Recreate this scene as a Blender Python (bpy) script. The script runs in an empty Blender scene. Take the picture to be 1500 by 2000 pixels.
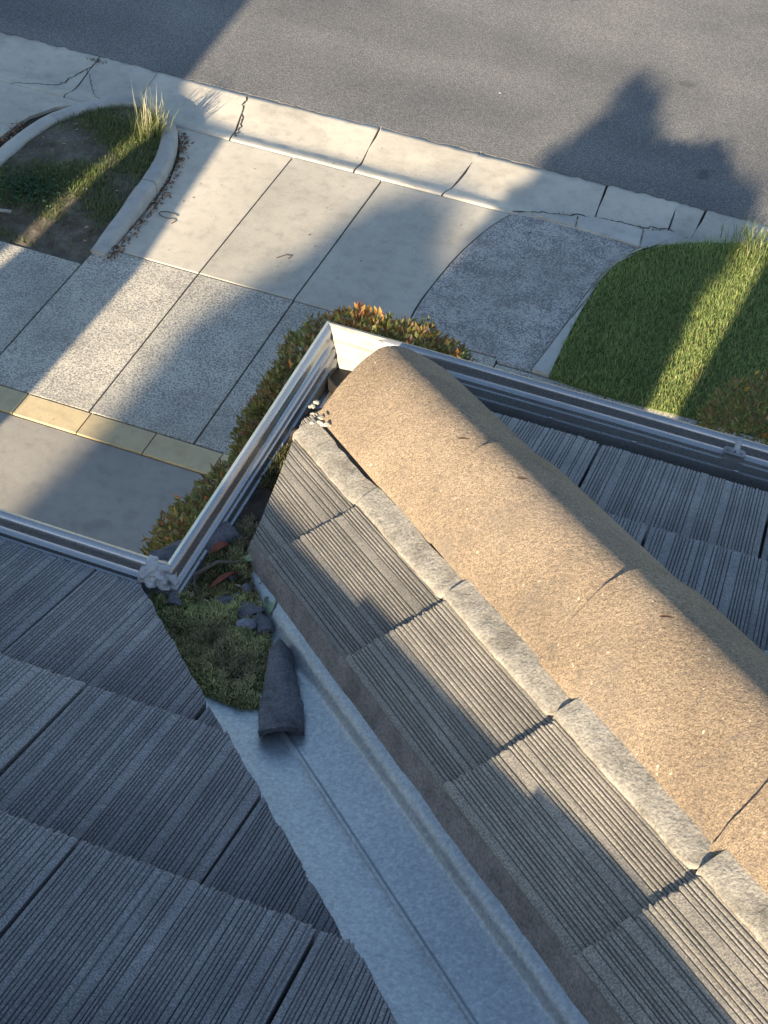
import bpy, bmesh, math, random
import numpy as np
from mathutils import Matrix, Vector
R_ = math.radians
rng = np.random.default_rng(7); random.seed(7)
scn = bpy.context.scene
C = scn.collection

# ------------------------------------------------------------------ camera
yaw, pit, rol = R_(-16.74), R_(45.23), R_(5.08)
fw = Vector((math.sin(yaw)*math.cos(pit), math.cos(yaw)*math.cos(pit), -math.sin(pit)))
rt = Vector((math.cos(yaw), -math.sin(yaw), 0)); up = rt.cross(fw)
r2 = rt*math.cos(rol) + up*math.sin(rol); u2 = -rt*math.sin(rol) + up*math.cos(rol)
camd = bpy.data.cameras.new('camera'); cam = bpy.data.objects.new('camera', camd); C.objects.link(cam)
camd.sensor_fit = 'VERTICAL'; camd.sensor_height = 36; camd.sensor_width = 27; camd.lens = 52.2
camd.clip_start = .05; camd.clip_end = 500
M = Matrix.Identity(4)
for i, v in enumerate((r2, u2, -fw)):
    for j in range(3): M[j][i] = v[j]
M.translation = (0, 0, 7)
cam.matrix_world = M; scn.camera = cam
# ------------------------------------------------------------------ sky + sun
SUN_AZ, SUN_EL = R_(7.0), R_(19.0)          # azimuth: light travels towards +Y and a little +X
w = bpy.data.worlds.new('World'); scn.world = w; w.use_nodes = True
nt = w.node_tree; nt.nodes.clear()
sky = nt.nodes.new('ShaderNodeTexSky'); sky.sky_type = 'NISHITA'; sky.sun_disc = False
sky.sun_elevation = SUN_EL; sky.sun_rotation = math.pi + SUN_AZ
sky.air_density = 1.0; sky.dust_density = .5; sky.ozone_density = 1.3
bgn = nt.nodes.new('ShaderNodeBackground'); bgn.inputs[1].default_value = .088
wo = nt.nodes.new('ShaderNodeOutputWorld')
nt.links.new(sky.outputs[0], bgn.inputs[0]); nt.links.new(bgn.outputs[0], wo.inputs[0])
sd = bpy.data.lights.new('sun', 'SUN'); sd.energy = 5.0; sd.angle = R_(.53); sd.color = (1, .82, .58)
sun = bpy.data.objects.new('sun', sd); C.objects.link(sun)
ldir = Vector((math.sin(SUN_AZ)*math.cos(SUN_EL), math.cos(SUN_AZ)*math.cos(SUN_EL), -math.sin(SUN_EL)))
sun.rotation_euler = ldir.to_track_quat('-Z', 'Y').to_euler(); sun.location = (-3, -20, 14)
scn.view_settings.view_transform = 'Standard'; scn.view_settings.look = 'None'
scn.view_settings.exposure = 1.65; scn.view_settings.gamma = 1
TAZ, TEL = math.tan(SUN_AZ), math.tan(SUN_EL)/math.cos(SUN_AZ)
ZK = 1.1263          # heights of the far shading things, for this sun height

# ------------------------------------------------------------------ materials
MATS = {}
class NB:
    def __init__(s, name):
        s.m = bpy.data.materials.new(name); s.m.use_nodes = True; s.t = s.m.node_tree
        s.b = s.t.nodes['Principled BSDF']; s.b.inputs['Roughness'].default_value = .9
        s.b.inputs['Specular IOR Level'].default_value = .25
        s.co = s.n('ShaderNodeTexCoord'); MATS[name] = s.m
    def n(s, t, **k):
        x = s.t.nodes.new(t)
        for a, b in k.items(): setattr(x, a, b)
        return x
    def l(s, a, b): s.t.links.new(a, b)
    def noise(s, scale, detail=4, rough=.55, vec=None, dist=0):
        x = s.n('ShaderNodeTexNoise'); x.inputs['Scale'].default_value = scale
        x.inputs['Detail'].default_value = detail; x.inputs['Roughness'].default_value = rough
        x.inputs['Distortion'].default_value = dist
        s.l(vec or s.co.outputs['Object'], x.inputs['Vector']); return x.outputs['Fac']
    def vor(s, scale, feat='F1', out='Distance', vec=None):
        x = s.n('ShaderNodeTexVoronoi'); x.feature = feat; x.inputs['Scale'].default_value = scale
        s.l(vec or s.co.outputs['Object'], x.inputs['Vector']); return x.outputs[out]
    def ramp(s, fac, stops):
        x = s.n('ShaderNodeValToRGB'); e = x.color_ramp.elements
        while len(e) < len(stops): e.new(.5)
        for i, (p, c) in enumerate(stops):
            e[i].position = p; e[i].color = (*c, 1) if len(c) == 3 else c
        s.l(fac, x.inputs['Fac']); return x.outputs['Color']
    def mix(s, a, b, fac, mode='MIX'):
        x = s.n('ShaderNodeMix'); x.data_type = 'RGBA'; x.blend_type = mode
        for v, i in ((fac, 0), (a, 6), (b, 7)):
            if hasattr(v, 'links'): s.l(v, x.inputs[i])
            else: x.inputs[i].default_value = v if i == 0 else (*v, 1)
        return x.outputs[2]
    def math(s, op, a, b=0.):
        x = s.n('ShaderNodeMath'); x.operation = op
        for v, i in ((a, 0), (b, 1)):
            if hasattr(v, 'links'): s.l(v, x.inputs[i])
            else: x.inputs[i].default_value = v
        return x.outputs[0]
    def col(s, c):
        if hasattr(c, 'links'): s.l(c, s.b.inputs['Base Color'])
        else: s.b.inputs['Base Color'].default_value = (*c, 1)
    def bump(s, h, dist=.01, st=.5):
        x = s.n('ShaderNodeBump'); x.inputs['Distance'].default_value = dist; x.inputs['Strength'].default_value = st
        s.l(h, x.inputs['Height']); s.l(x.outputs[0], s.b.inputs['Normal'])
    def objrand(s):
        x = s.n('ShaderNodeObjectInfo'); return x.outputs['Random']
    def attr(s):
        x = s.n('ShaderNodeAttribute'); x.attribute_name = 'Col'; return x.outputs['Color']
    def set(s, **k):
        for a, v in k.items(): s.b.inputs[a.replace('_', ' ')].default_value = v
        return s
def gk(c, k): return tuple(min(1, x*k) for x in c)

def concrete(name, base, speck=None, sk=.35, stain=.75, bumpd=.004, vk=.25, vs=3.2):
    b = NB(name)
    big = b.noise(1.1, 5, .6); mid = b.noise(9, 5, .65); fine = b.noise(260, 3, .6)
    c = b.ramp(big, [(.3, gk(base, stain)), (.55, base), (.75, gk(base, 1.12))])
    c = b.mix(c, b.ramp(mid, [(.3, (.76, .76, .76)), (.5, (1, 1, 1)), (.7, (1.08, 1.06, 1.02))]), .7, 'MULTIPLY')
    c = b.mix(c, b.ramp(fine, [(.35, (.6, .6, .6)), (.6, (1.1, 1.1, 1.1))]), .55, 'MULTIPLY')
    if speck:
        v = b.noise(70, 2, .7, dist=.6); v2 = b.noise(vs, 5, .65)
        f = b.ramp(b.math('ADD', v, b.math('MULTIPLY', b.math('SUBTRACT', v2, .5), vk)), [(sk+.075, (1, 1, 1)), (sk+.175, (0, 0, 0))])
        c = b.mix(c, speck, f)
        b.bump(v, .006, .6)
    else:
        b.bump(b.math('ADD', mid, b.math('MULTIPLY', fine, .5)), bumpd, .5)
    c = b.mix(c, gk(base, .55), b.ramp(b.noise(3.4, 3, .45), [(.66, (0, 0, 0)), (.74, (.4, .4, .4))]))
    # vary each slab a little
    c = b.mix(c, b.ramp(b.objrand(), [(0, (.86, .87, .88)), (1, (1.06, 1.05, 1.03))]), 1, 'MULTIPLY')
    b.col(c); return b
concrete('crossover_concrete', (.49, .455, .385), stain=.82)
concrete('channel_concrete', (.52, .485, .415), stain=.72, bumpd=.008)
concrete('kerb_concrete', (.44, .43, .40), stain=.75, bumpd=.007)
concrete('aggregate_concrete', (.56, .525, .445), speck=(.215, .205, .19), sk=.36)
concrete('old_concrete', (.44, .425, .40), speck=(.165, .16, .155), sk=.37, stain=.7, bumpd=.008, vk=.42, vs=5)
concrete('driveway_concrete', (.28, .268, .245), stain=.8, bumpd=.006)
concrete('yellow_stone', (.54, .44, .27), stain=.9, bumpd=.002)

b = NB('asphalt')
v = b.noise(95, 5, .85); big = b.noise(.7, 4); v2 = b.vor(120, out='Color')
c = b.ramp(v, [(.34, (.056, .058, .062)), (.5, (.188, .190, .192)), (.66, (.50, .495, .48))])
c = b.mix(c, b.ramp(big, [(.3, (.78, .78, .8)), (.7, (1.12, 1.1, 1.06))]), 1, 'MULTIPLY')
mp2 = b.n('ShaderNodeMapping'); mp2.inputs['Scale'].default_value = (.12, 1.5, 1); b.l(b.co.outputs['Object'], mp2.inputs['Vector'])
c = b.mix(c, b.ramp(b.noise(1.0, 3, .5, mp2.outputs[0]), [(.35, (.91, .91, .92)), (.6, (1.04, 1.04, 1.03))]), 1, 'MULTIPLY')
c = b.mix(c, (.05, .05, .05), b.ramp(b.noise(2.6, 2, .4), [(.70, (0, 0, 0)), (.76, (.45, .45, .45))]))
b.col(c); b.bump(v, .02, 1.0); b.set(Roughness=.9)

def roof_mat(name, cols, lich=.5, rib=True, ygrad=1.):
    b = NB(name)
    st = b.n('ShaderNodeMapping'); st.inputs['Scale'].default_value = (1, .06, 1) if rib else (1, 1, 1)
    b.l(b.co.outputs['Object'], st.inputs['Vector'])
    sn = b.noise(55, 3, .6, st.outputs[0]); fine = b.noise(420, 3, .7); pat = b.noise(6, 4, .6); spk = b.vor(230)
    c = b.ramp(sn, [(.25, gk(cols[1], .84)), (.52, cols[1]), (.75, gk(cols[1], 1.22))])
    c = b.mix(c, b.ramp(fine, [(.36, (.42, .42, .42)), (.5, (1, 1, 1)), (.66, (1.7, 1.66, 1.55))]), .8, 'MULTIPLY')
    c = b.mix(c, b.ramp(pat, [(.35, (.8, .8, .8)), (.65, (1.15, 1.13, 1.1))]), 1, 'MULTIPLY')
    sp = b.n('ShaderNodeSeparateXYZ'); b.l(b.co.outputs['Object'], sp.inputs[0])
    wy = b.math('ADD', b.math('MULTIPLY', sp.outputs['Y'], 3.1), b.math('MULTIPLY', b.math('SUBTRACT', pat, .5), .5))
    c = b.mix(c, b.ramp(wy, [(0, (1.30, 1.29, 1.27)), (.07, (1.16, 1.16, 1.15)), (.55, (.98, .98, .98)), (1, (.66, .67, .69))]), ygrad, 'MULTIPLY')  # lighter at the butt end, darker towards the overlapped end
    dots = b.ramp(b.noise(150, 1, .5), [(.70, (0, 0, 0)), (.76, (1, 1, 1))])
    c = b.mix(c, (.34, .33, .30), b.math('MULTIPLY', dots, lich))
    c = b.mix(c, b.ramp(b.objrand(), [(0, (.78, .80, .83)), (1, (1.15, 1.13, 1.09))]), 1, 'MULTIPLY')
    b.col(c); b.bump(fine, .002, .6); b.set(Roughness=.92); return b
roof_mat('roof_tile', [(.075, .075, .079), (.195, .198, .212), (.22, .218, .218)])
roof_mat('sunlit_tile', [(.18, .16, .135), (.26, .24, .21), (.35, .31, .26)], ygrad=.5)  # the roof tile again, lightened and warmed to paint in the strip's sunlight
b = NB('hip_cap')
fine = b.noise(430, 3, .75); gran = b.vor(330, out='Color'); pat = b.noise(4.5, 5, .6); spk = b.noise(130, 1)
c = b.ramp(pat, [(.3, (.20, .156, .113)), (.5, (.255, .20, .145)), (.72, (.305, .243, .178))])
c = b.mix(c, b.ramp(fine, [(.34, (.42, .40, .38)), (.5, (1, 1, 1)), (.66, (1.55, 1.5, 1.38))]), .9, 'MULTIPLY')
c = b.mix(c, b.ramp(b.noise(170, 2, .6), [(.36, (.62, .60, .58)), (.5, (1, 1, 1)), (.64, (1.28, 1.25, 1.18))]), .5, 'MULTIPLY')
c = b.mix(c, (.55, .47, .34), b.ramp(spk, [(.72, (0, 0, 0)), (.78, (.8, .8, .8))]))
c = b.mix(c, (.10, .092, .085), b.ramp(b.noise(26, 5, .75), [(.56, (0, 0, 0)), (.72, (.6, .6, .6))]))
c = b.mix(c, (.16, .14, .12), b.ramp(b.noise(7, 4, .7), [(.52, (0, 0, 0)), (.74, (.5, .5, .5))]))
b.col(c); b.bump(b.math('ADD', fine, b.noise(170, 2, .6)), .0034, .6); b.set(Roughness=.95)

def mortar(name, base, dark, bs=.8):
    b = NB(name); m = b.noise(22, 5, .65); f = b.noise(240, 3, .65)
    c = b.ramp(m, [(.32, dark), (.5, base), (.7, gk(base, 1.25))])
    c = b.mix(c, b.ramp(f, [(.35, (.55, .55, .55)), (.6, (1.12, 1.12, 1.12))]), .8, 'MULTIPLY')
    b.col(c); b.bump(b.math('ADD', m, b.math('MULTIPLY', f, .35)), .008*bs, bs); return b
mortar('hip_mortar', (.275, .257, .222), (.17, .158, .135), .75)
mortar('valley_mortar', (.23, .20, .175), (.15, .13, .115), .6)
mortar('crumb_mortar', (.40, .37, .31), (.28, .26, .21))
mortar('stone_dark', (.13, .13, .14), (.07, .07, .075))
mortar('pebble_blue', (.22, .23, .26), (.14, .145, .17))
mortar('soil', (.055, .045, .036), (.028, .023, .019))
mortar('ground_soil', (.13, .105, .082), (.07, .055, .043))
mortar('bark', (.12, .095, .075), (.06, .05, .04))
mortar('render_wall', (.55, .52, .47), (.47, .45, .41))
mortar('timber', (.35, .33, .30), (.27, .25, .22))
mortar('rough_sheet', (.10, .10, .10), (.07, .07, .07))

b = NB('gutter_metal'); m = b.noise(3, 4); mp = b.n('ShaderNodeMapping'); b.l(b.co.outputs['Object'], mp.inputs['Vector'])
d = b.noise(38, 4, .7)
c = b.ramp(m, [(.3, (.34, .35, .355)), (.7, (.44, .445, .44))])
c = b.mix(c, (.27, .26, .23), b.ramp(d, [(.55, (0, 0, 0)), (.78, (.55, .55, .55))]))
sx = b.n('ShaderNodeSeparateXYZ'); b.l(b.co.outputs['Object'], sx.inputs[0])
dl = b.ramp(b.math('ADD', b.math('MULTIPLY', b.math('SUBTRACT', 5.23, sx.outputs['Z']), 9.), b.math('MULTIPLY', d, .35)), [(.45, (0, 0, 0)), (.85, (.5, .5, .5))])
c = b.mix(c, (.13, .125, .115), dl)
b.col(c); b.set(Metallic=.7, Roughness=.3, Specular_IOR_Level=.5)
b.l(b.ramp(d, [(.3, (.2, .2, .2)), (.7, (.38, .38, .38))]), b.b.inputs['Roughness'])
b = NB('valley_metal'); m = b.noise(5, 5, .65); f = b.noise(130, 5, .8); st = b.noise(190, 2, .6)
c = b.ramp(m, [(.3, (.27, .295, .315)), (.55, (.32, .345, .365)), (.75, (.37, .39, .405))])
c = b.mix(c, b.ramp(f, [(.38, (.80, .81, .83)), (.52, (1, 1, 1)), (.64, (1.28, 1.26, 1.24))]), .75, 'MULTIPLY')
c = b.mix(c, b.ramp(st, [(.35, (.8, .8, .8)), (.6, (1.1, 1.1, 1.1))]), .7, 'MULTIPLY')
b.col(c); b.set(Metallic=.5, Roughness=.40, Specular_IOR_Level=.5); b.bump(f, .0006, .2)
b = NB('sealant'); m = b.noise(30, 4)
b.col(b.ramp(m, [(.3, (.34, .34, .34)), (.7, (.47, .465, .45))])); b.set(Roughness=.55); b.bump(m, .004, .5)
b = NB('pale_sealant'); m = b.noise(30, 4)
b.col(b.ramp(m, [(.3, (.24, .235, .215)), (.7, (.36, .355, .33))])); b.set(Roughness=.55); b.bump(m, .003, .4)
b = NB('near_black'); m = b.noise(40, 4); b.col(b.ramp(m, [(.3, (.014, .013, .013)), (.7, (.03, .028, .026))])); b.set(Roughness=.6)
b = NB('clip_steel'); m = b.noise(60, 4); b.col(b.ramp(m, [(.3, (.22, .22, .22)), (.7, (.40, .40, .39))])); b.set(Metallic=.6, Roughness=.45)
b = NB('moss_ground'); m = b.noise(45, 5, .7)
c = b.ramp(m, [(.3, (.03, .026, .014)), (.45, (.055, .058, .02)), (.6, (.26, .28, .10)), (.75, (.34, .36, .15))])
b.col(c); b.bump(m, .015, 1)
b = NB('turf_soil'); m = b.noise(12, 5, .7)
c = b.ramp(m, [(.3, (.06, .08, .024)), (.5, (.085, .12, .03)), (.7, (.12, .14, .05))]); b.col(c); b.bump(m, .02, 1)
b = NB('island_soil'); m = b.noise(7, 5, .7); f = b.noise(120, 3, .7)
c = b.ramp(m, [(.3, (.09, .075, .055)), (.5, (.17, .15, .118)), (.7, (.26, .235, .19))])
c = b.mix(c, b.ramp(f, [(.35, (.5, .5, .5)), (.65, (1.2, 1.2, 1.2))]), .8, 'MULTIPLY'); b.col(c); b.bump(f, .02, 1)
b = NB('leaf'); b.col(b.attr()); b.set(Roughness=.45, Specular_IOR_Level=.4)
b.b.inputs['Subsurface Weight'].default_value = 0
tr = b.n('ShaderNodeBsdfTranslucent'); b.l(b.attr(), tr.inputs['Color']); mx = b.n('ShaderNodeMixShader'); mx.inputs[0].default_value = .38
b.l(b.b.outputs[0], mx.inputs[1]); b.l(tr.outputs[0], mx.inputs[2]); b.l(mx.outputs[0], b.t.nodes['Material Output'].inputs[0])
b = NB('dry_leaf'); b.col(b.attr()); b.set(Roughness=.7)

# ------------------------------------------------------------------ helpers
def link(name, me, mat=None, parent=None, smooth=False):
    o = bpy.data.objects.new(name, me); C.objects.link(o)
    if mat and not me.materials: me.materials.append(MATS[mat])
    if smooth: me.polygons.foreach_set('use_smooth', [True]*len(me.polygons))
    if parent is not None:
        o.parent = parent
        if parent.type == 'EMPTY': o.matrix_parent_inverse = Matrix.Translation(-parent.location)
    return o
def mesh(name, V, F, mat=None, parent=None, smooth=False, cols=None):
    me = bpy.data.meshes.new(name); me.from_pydata([tuple(map(float, v)) for v in V], [], [tuple(map(int, f)) for f in F]); me.update()
    if cols is not None:
        ca = me.color_attributes.new('Col', 'FLOAT_COLOR', 'POINT')
        ca.data.foreach_set('color', np.c_[np.asarray(cols, float), np.ones(len(cols))].ravel())
    return link(name, me, mat, parent, smooth)
def tag(o, label, cat, group=None, kind=None):
    if label: o['label'] = label
    if cat: o['category'] = cat
    if group: o['group'] = group
    if kind: o['kind'] = kind
    return o
def struct(o, label=None): o['kind'] = 'structure'; return tag(o, label, None)
def empty(name, loc, label, cat, group=None):
    o = bpy.data.objects.new(name, None); C.objects.link(o); o.location = loc; o.empty_display_size = .1
    return tag(o, label, cat, group)
def vnoise(P, s, seed=0):
    """cheap smooth 3-d noise -1..1 from summed sines, for shaping vertices"""
    P = np.asarray(P, float)*s; r = np.random.default_rng(seed+99); o = np.zeros(len(P))
    for k in range(7):
        d = r.normal(size=3); d *= (1+.6*k)/np.linalg.norm(d); o += np.sin(P@d*2.2 + r.uniform(0, 6.28))/(1+.45*k)
    return o/2.6
def grid(name, P, mat, parent=None, smooth=True, closed=False):
    """P: (n,m,3) array"""
    n, m = P.shape[:2]; F = []
    for i in range(n-1):
        for j in range(m-(0 if closed else 1)):
            j2 = (j+1) % m; F.append((i*m+j, i*m+j2, (i+1)*m+j2, (i+1)*m+j))
    return mesh(name, P.reshape(-1, 3), F, mat, parent, smooth)
def prism(name, poly, z0, z1, mat, parent=None, bev=.006, tilt=None):
    bm = bmesh.new(); vs = [bm.verts.new((x, y, z1)) for x, y in poly]
    f = bm.faces.new(vs)
    if f.calc_area() and f.normal.z < 0: f.normal_flip()
    bm.normal_update()
    r = bmesh.ops.extrude_face_region(bm, geom=[f])
    for v in [g for g in r['geom'] if isinstance(g, bmesh.types.BMVert)]: v.co.z = z1
    for v in vs: v.co.z = z0
    top = [e for e in bm.edges if all(abs(v.co.z-z1) < 1e-6 for v in e.verts)]
    if bev: bmesh.ops.bevel(bm, geom=top, offset=bev, segments=2, affect='EDGES', profile=.6)
    bmesh.ops.recalc_face_normals(bm, faces=bm.faces)
    me = bpy.data.meshes.new(name); bm.to_mesh(me); bm.free()
    return link(name, me, mat, parent)
def inpoly(P, poly):
    x, y = P[:, 0], P[:, 1]; r = np.zeros(len(P), bool); n = len(poly)
    for i in range(n):
        x1, y1 = poly[i]; x2, y2 = poly[(i+1) % n]
        if y1 == y2: continue
        c = ((y1 > y) != (y2 > y)) & (x < (x2-x1)*(y-y1)/(y2-y1)+x1); r ^= c
    return r
def sample(poly, n, seed=0):
    r = np.random.default_rng(seed); a = np.array(poly); lo, hi = a.min(0), a.max(0); out = np.zeros((0, 2))
    while len(out) < n:
        p = r.uniform(lo, hi, (n*2, 2)); out = np.r_[out, p[inpoly(p, poly)]]
    return out[:n]
def densify(pts, step):
    out = []
    for (a, b_) in zip(pts[:-1], pts[1:]):
        a, b_ = np.array(a, float), np.array(b_, float); k = max(1, int(np.linalg.norm(b_-a)/step))
        out += [a+(b_-a)*i/k for i in range(k)]
    return np.array(out+[np.array(pts[-1], float)])
def smoothline(pts, it=2):
    p = np.array(pts, float)
    for _ in range(it):
        q = [p[0]]
        for a, c in zip(p[:-1], p[1:]): q += [.75*a+.25*c, .25*a+.75*c]
        p = np.array(q+[p[-1]])
    return p
def leaves(name, P, N, L, W, cols, mat='leaf', parent=None, seed=0, fold=.25, up_dir=None):
    """diamond leaves (4 tris folded along the midrib): P base, N axis direction"""
    r = np.random.default_rng(seed); n = len(P)
    N = N/np.linalg.norm(N, axis=1)[:, None]; s = np.cross(N, r.normal(size=(n, 3))); s /= np.linalg.norm(s, axis=1)[:, None]
    t = np.cross(s, N); L = np.asarray(L)[:, None]*np.ones((n, 1)); W = np.asarray(W)[:, None]*np.ones((n, 1))
    droop = -t*L*.12
    V = np.stack([P, P+N*L*.45+s*W*.5+t*W*fold, P+N*L+droop, P+N*L*.45-s*W*.5+t*W*fold, P+N*L*.5], 1).reshape(-1, 3)
    base = np.arange(n)[:, None]*5
    F = np.concatenate([base+np.array([[0, 1, 4]]), base+np.array([[1, 2, 4]]), base+np.array([[2, 3, 4]]), base+np.array([[3, 0, 4]])])
    return fastmesh(name, V, F, mat, parent, np.repeat(cols, 5, 0))
def fastmesh(name, V, F, mat, parent=None, cols=None, smooth=False):
    me = bpy.data.meshes.new(name); nv, nf = len(V), len(F); k = F.shape[1]
    me.vertices.add(nv); me.vertices.foreach_set('co', np.ascontiguousarray(V, dtype=np.float32).ravel())
    me.loops.add(nf*k); me.loops.foreach_set('vertex_index', F.astype(np.int32).ravel())
    me.polygons.add(nf); me.polygons.foreach_set('loop_start', np.arange(nf, dtype=np.int32)*k)
    me.update(calc_edges=True)
    if cols is not None:
        ca = me.color_attributes.new('Col', 'FLOAT_COLOR', 'POINT')
        ca.data.foreach_set('color', np.c_[cols, np.ones(len(cols))].astype(np.float32).ravel())
    return link(name, me, mat, parent, smooth)
def blades(name, P, H, W, lean, cols, mat='leaf', parent=None, seed=0, bias=(0, 0)):
    """grass: two-segment tapering blades. P (n,3)"""
    r = np.random.default_rng(seed); n = len(P); a = r.uniform(0, 6.283, n)
    d = np.c_[np.cos(a), np.sin(a), np.zeros(n)]; ld = np.c_[np.cos(a+1.57), np.sin(a+1.57), np.zeros(n)]
    ld = ld*(lean*r.uniform(.2, 1.3, n))[:, None]+np.array([bias[0], bias[1], 0]); H = H[:, None]; W = W[:, None]
    z = np.array([0, 0, 1.])
    V = np.stack([P-d*W*.5, P+d*W*.5, P+z*H*.6+ld*H*.4-d*W*.4, P+z*H*.6+ld*H*.4+d*W*.4, P+z*H*.95+ld*H], 1).reshape(-1, 3)
    b_ = np.arange(n)[:, None]*5
    F = np.concatenate([b_+np.array([[0, 1, 3]]), b_+np.array([[0, 3, 2]]), b_+np.array([[2, 3, 4]])])
    cc = np.repeat(cols, 5, 0).reshape(n, 5, 3); cc[:, :2] *= .7
    return fastmesh(name, V, F, mat, parent, cc.reshape(-1, 3))
def tube(name, pts, rad, mat, parent=None, sides=7, cols=None):
    pts = np.array(pts, float); rad = np.ones(len(pts))*rad; V = []
    for i, p in enumerate(pts):
        t = pts[min(i+1, len(pts)-1)]-pts[max(i-1, 0)]; t /= np.linalg.norm(t)+1e-9
        a = np.cross(t, (0.3, .2, 1.)); a /= np.linalg.norm(a)+1e-9; b_ = np.cross(t, a)
        for k in range(sides):
            q = 6.2832*k/sides; V.append(p+rad[i]*(a*math.cos(q)+b_*math.sin(q)))
    P = np.array(V).reshape(len(pts), sides, 3); o = grid(name, P, mat, parent, True, True)
    return o
def rock(name, loc, size, mat, parent=None, seed=0, rot=0., sub=2, amp=.18):
    bm = bmesh.new(); bmesh.ops.create_icosphere(bm, subdivisions=sub, radius=1); V = np.array([v.co for v in bm.verts])
    k = 1+amp*vnoise(V, 1.1, seed)+amp*.5*vnoise(V, 2.6, seed+5); V = V*k[:, None]*np.array(size)
    c, s = math.cos(rot), math.sin(rot); V = np.c_[V[:, 0]*c-V[:, 1]*s, V[:, 0]*s+V[:, 1]*c, V[:, 2]]+np.array(loc)
    for v, q in zip(bm.verts, V): v.co = q
    me = bpy.data.meshes.new(name); bm.to_mesh(me); bm.free(); return link(name, me, mat, parent, sub > 1)

# ------------------------------------------------------------------ the ground, road and pavements
struct(prism('ground', [(-150, -150), (150, -150), (150, 150), (-150, 150)], -.5, -.14, 'ground_soil', bev=0))
rx = np.arange(-30, 30, .04)
edge = 11.185+.012*vnoise(np.c_[rx, rx*0, rx*0], 9, 3)+.010*vnoise(np.c_[rx, rx*0, rx*0], 31, 4)+.006*np.random.default_rng(3).normal(size=len(rx))
road = prism('road', [(x, y) for x, y in zip(rx, edge)]+[(30, 21), (-30, 21)], -.13, -.014, 'asphalt', bev=0); struct(road)

# kerb channel: segments between joints, each its own piece
chan = struct(prism('channel', [(-30, 10.30), (30, 10.30), (30, 11.30), (-30, 11.30)], -.135, -.075, 'soil', bev=0))
prof_y = np.array([10.372, 10.385, 10.40, 10.44, 10.50, 10.56, 10.62, 10.70, 10.85, 11.0, 11.12, 11.205])
prof_z = np.array([-.012, .004, .006, .000, -.018, -.040, -.050, -.050, -.040, -.030, -.022, -.018])
joints = [(-12., -12.), (-10.2, -10.2), (-8.3, -8.3), (-6.52, -6.44), (-5.91, -5.85), (-5.0, -4.82), (-3.72, -3.66), (-2.775, -2.86), (-1.62, -1.58), (-.99, -.97), (-.74, -.80), (.7, .7), (2.4, 2.4), (4.2, 4.2), (6, 6)]
for k, ((ra, la), (rb, lb)) in enumerate(zip(joints[:-1], joints[1:])):
    m = 26; P = np.zeros((len(prof_y)+2, m, 3)); g = .008
    ys = np.r_[prof_y[0], prof_y, prof_y[-1]]; zs = np.r_[-.12, prof_z, -.12]
    for i, (y, z) in enumerate(zip(ys, zs)):
        f = (y-ys[0])/(ys[-1]-ys[0]); a = la+(ra-la)*f+g; c = lb+(rb-lb)*f-g
        wob = (.014*math.sin(11*y+3*k)+.008*math.sin(37*y+k))*f
        x = np.linspace(a+wob, c+wob*.6, m); P[i, :, 0] = x; P[i, :, 1] = y; P[i, :, 2] = z
    Q = P.reshape(-1, 3); Q[:, 2] += .0035*vnoise(Q, 5, 11)*(Q[:, 2] > -.1); e = Q[:, 1] > 11.1
    Q[e, 1] += .012*vnoise(Q[e], 7, k)
    o = grid('channel_segment', Q.reshape(P.shape), 'channel_concrete', chan, True)
    # end faces
    V = [tuple(v) for v in P[:, 0]]; mesh('segment_end', V, [list(range(len(V)))], 'channel_concrete', o)
    V = [tuple(v) for v in P[::-1, -1]]; mesh('segment_end', V, [list(range(len(V)))], 'channel_concrete', o)

def chan_z(y): return float(np.interp(y, prof_y, prof_z))
def crack(pts, wd, parent, zf, seed):
    p = densify(pts, .03); r = np.random.default_rng(seed); p[1:-1] += r.normal(size=p[1:-1].shape)*.009
    t = np.gradient(p, axis=0); t /= np.linalg.norm(t, axis=1)[:, None]; nn = np.c_[-t[:, 1], t[:, 0]]; ww = wd*r.uniform(.35, 1.3, len(p))[:, None]*.5
    z = np.array([zf(y) for y in p[:, 1]])+.0035
    P = np.stack([np.c_[p-nn*ww, z], np.c_[p+nn*ww, z]], 1); return grid('crack', P, 'soil', parent, False)
crack([(-6.50, 11.15), (-6.50, 11.0), (-6.56, 10.85), (-6.63, 10.62), (-6.82, 10.46), (-7.0, 10.36)], .012, chan, chan_z, 1)
crack([(-6.53, 10.96), (-6.42, 10.82), (-6.28, 10.62), (-6.16, 10.52)], .007, chan, chan_z, 2)
crack([(-5.0, 11.14), (-4.97, 11.0), (-4.90, 10.82), (-4.84, 10.6), (-4.80, 10.45)], .014, chan, chan_z, 3)
crack([(-2.24, 10.39), (-2.0, 10.47), (-1.75, 10.57), (-1.5, 10.62), (-1.2, 10.63), (-1.0, 10.70), (-.8, 10.65)], .016, chan, lambda y: .012, 4)
# footpath slabs of exposed aggregate
fp = struct(prism('footpath', [(-30, 6.735), (30, 6.735), (30, 8.51), (-30, 8.51)], -.13, -.03, 'soil', bev=0))
xs = [-11.8, -10.9, -10.05, -9.2, -8.4, -7.55, -6.75, -5.95, -5.11, -4.235, -3.432, -2.62, -1.78, -.93, -.1, .74, 1.6, 2.5]
for a, c in zip(xs[:-1], xs[1:]):
    top = 8.505 if a < -2.4 else 8.44
    if c <= -5.1 and a > -7: top = 8.24+.10*(a+5.95 < 0)
    prism('slab', [(a+.006, 6.742), (c-.006, 6.742), (c-.006, top), (a+.006, top)], -.08, random.uniform(-.003, .003), 'aggregate_concrete', fp, .007)
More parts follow.
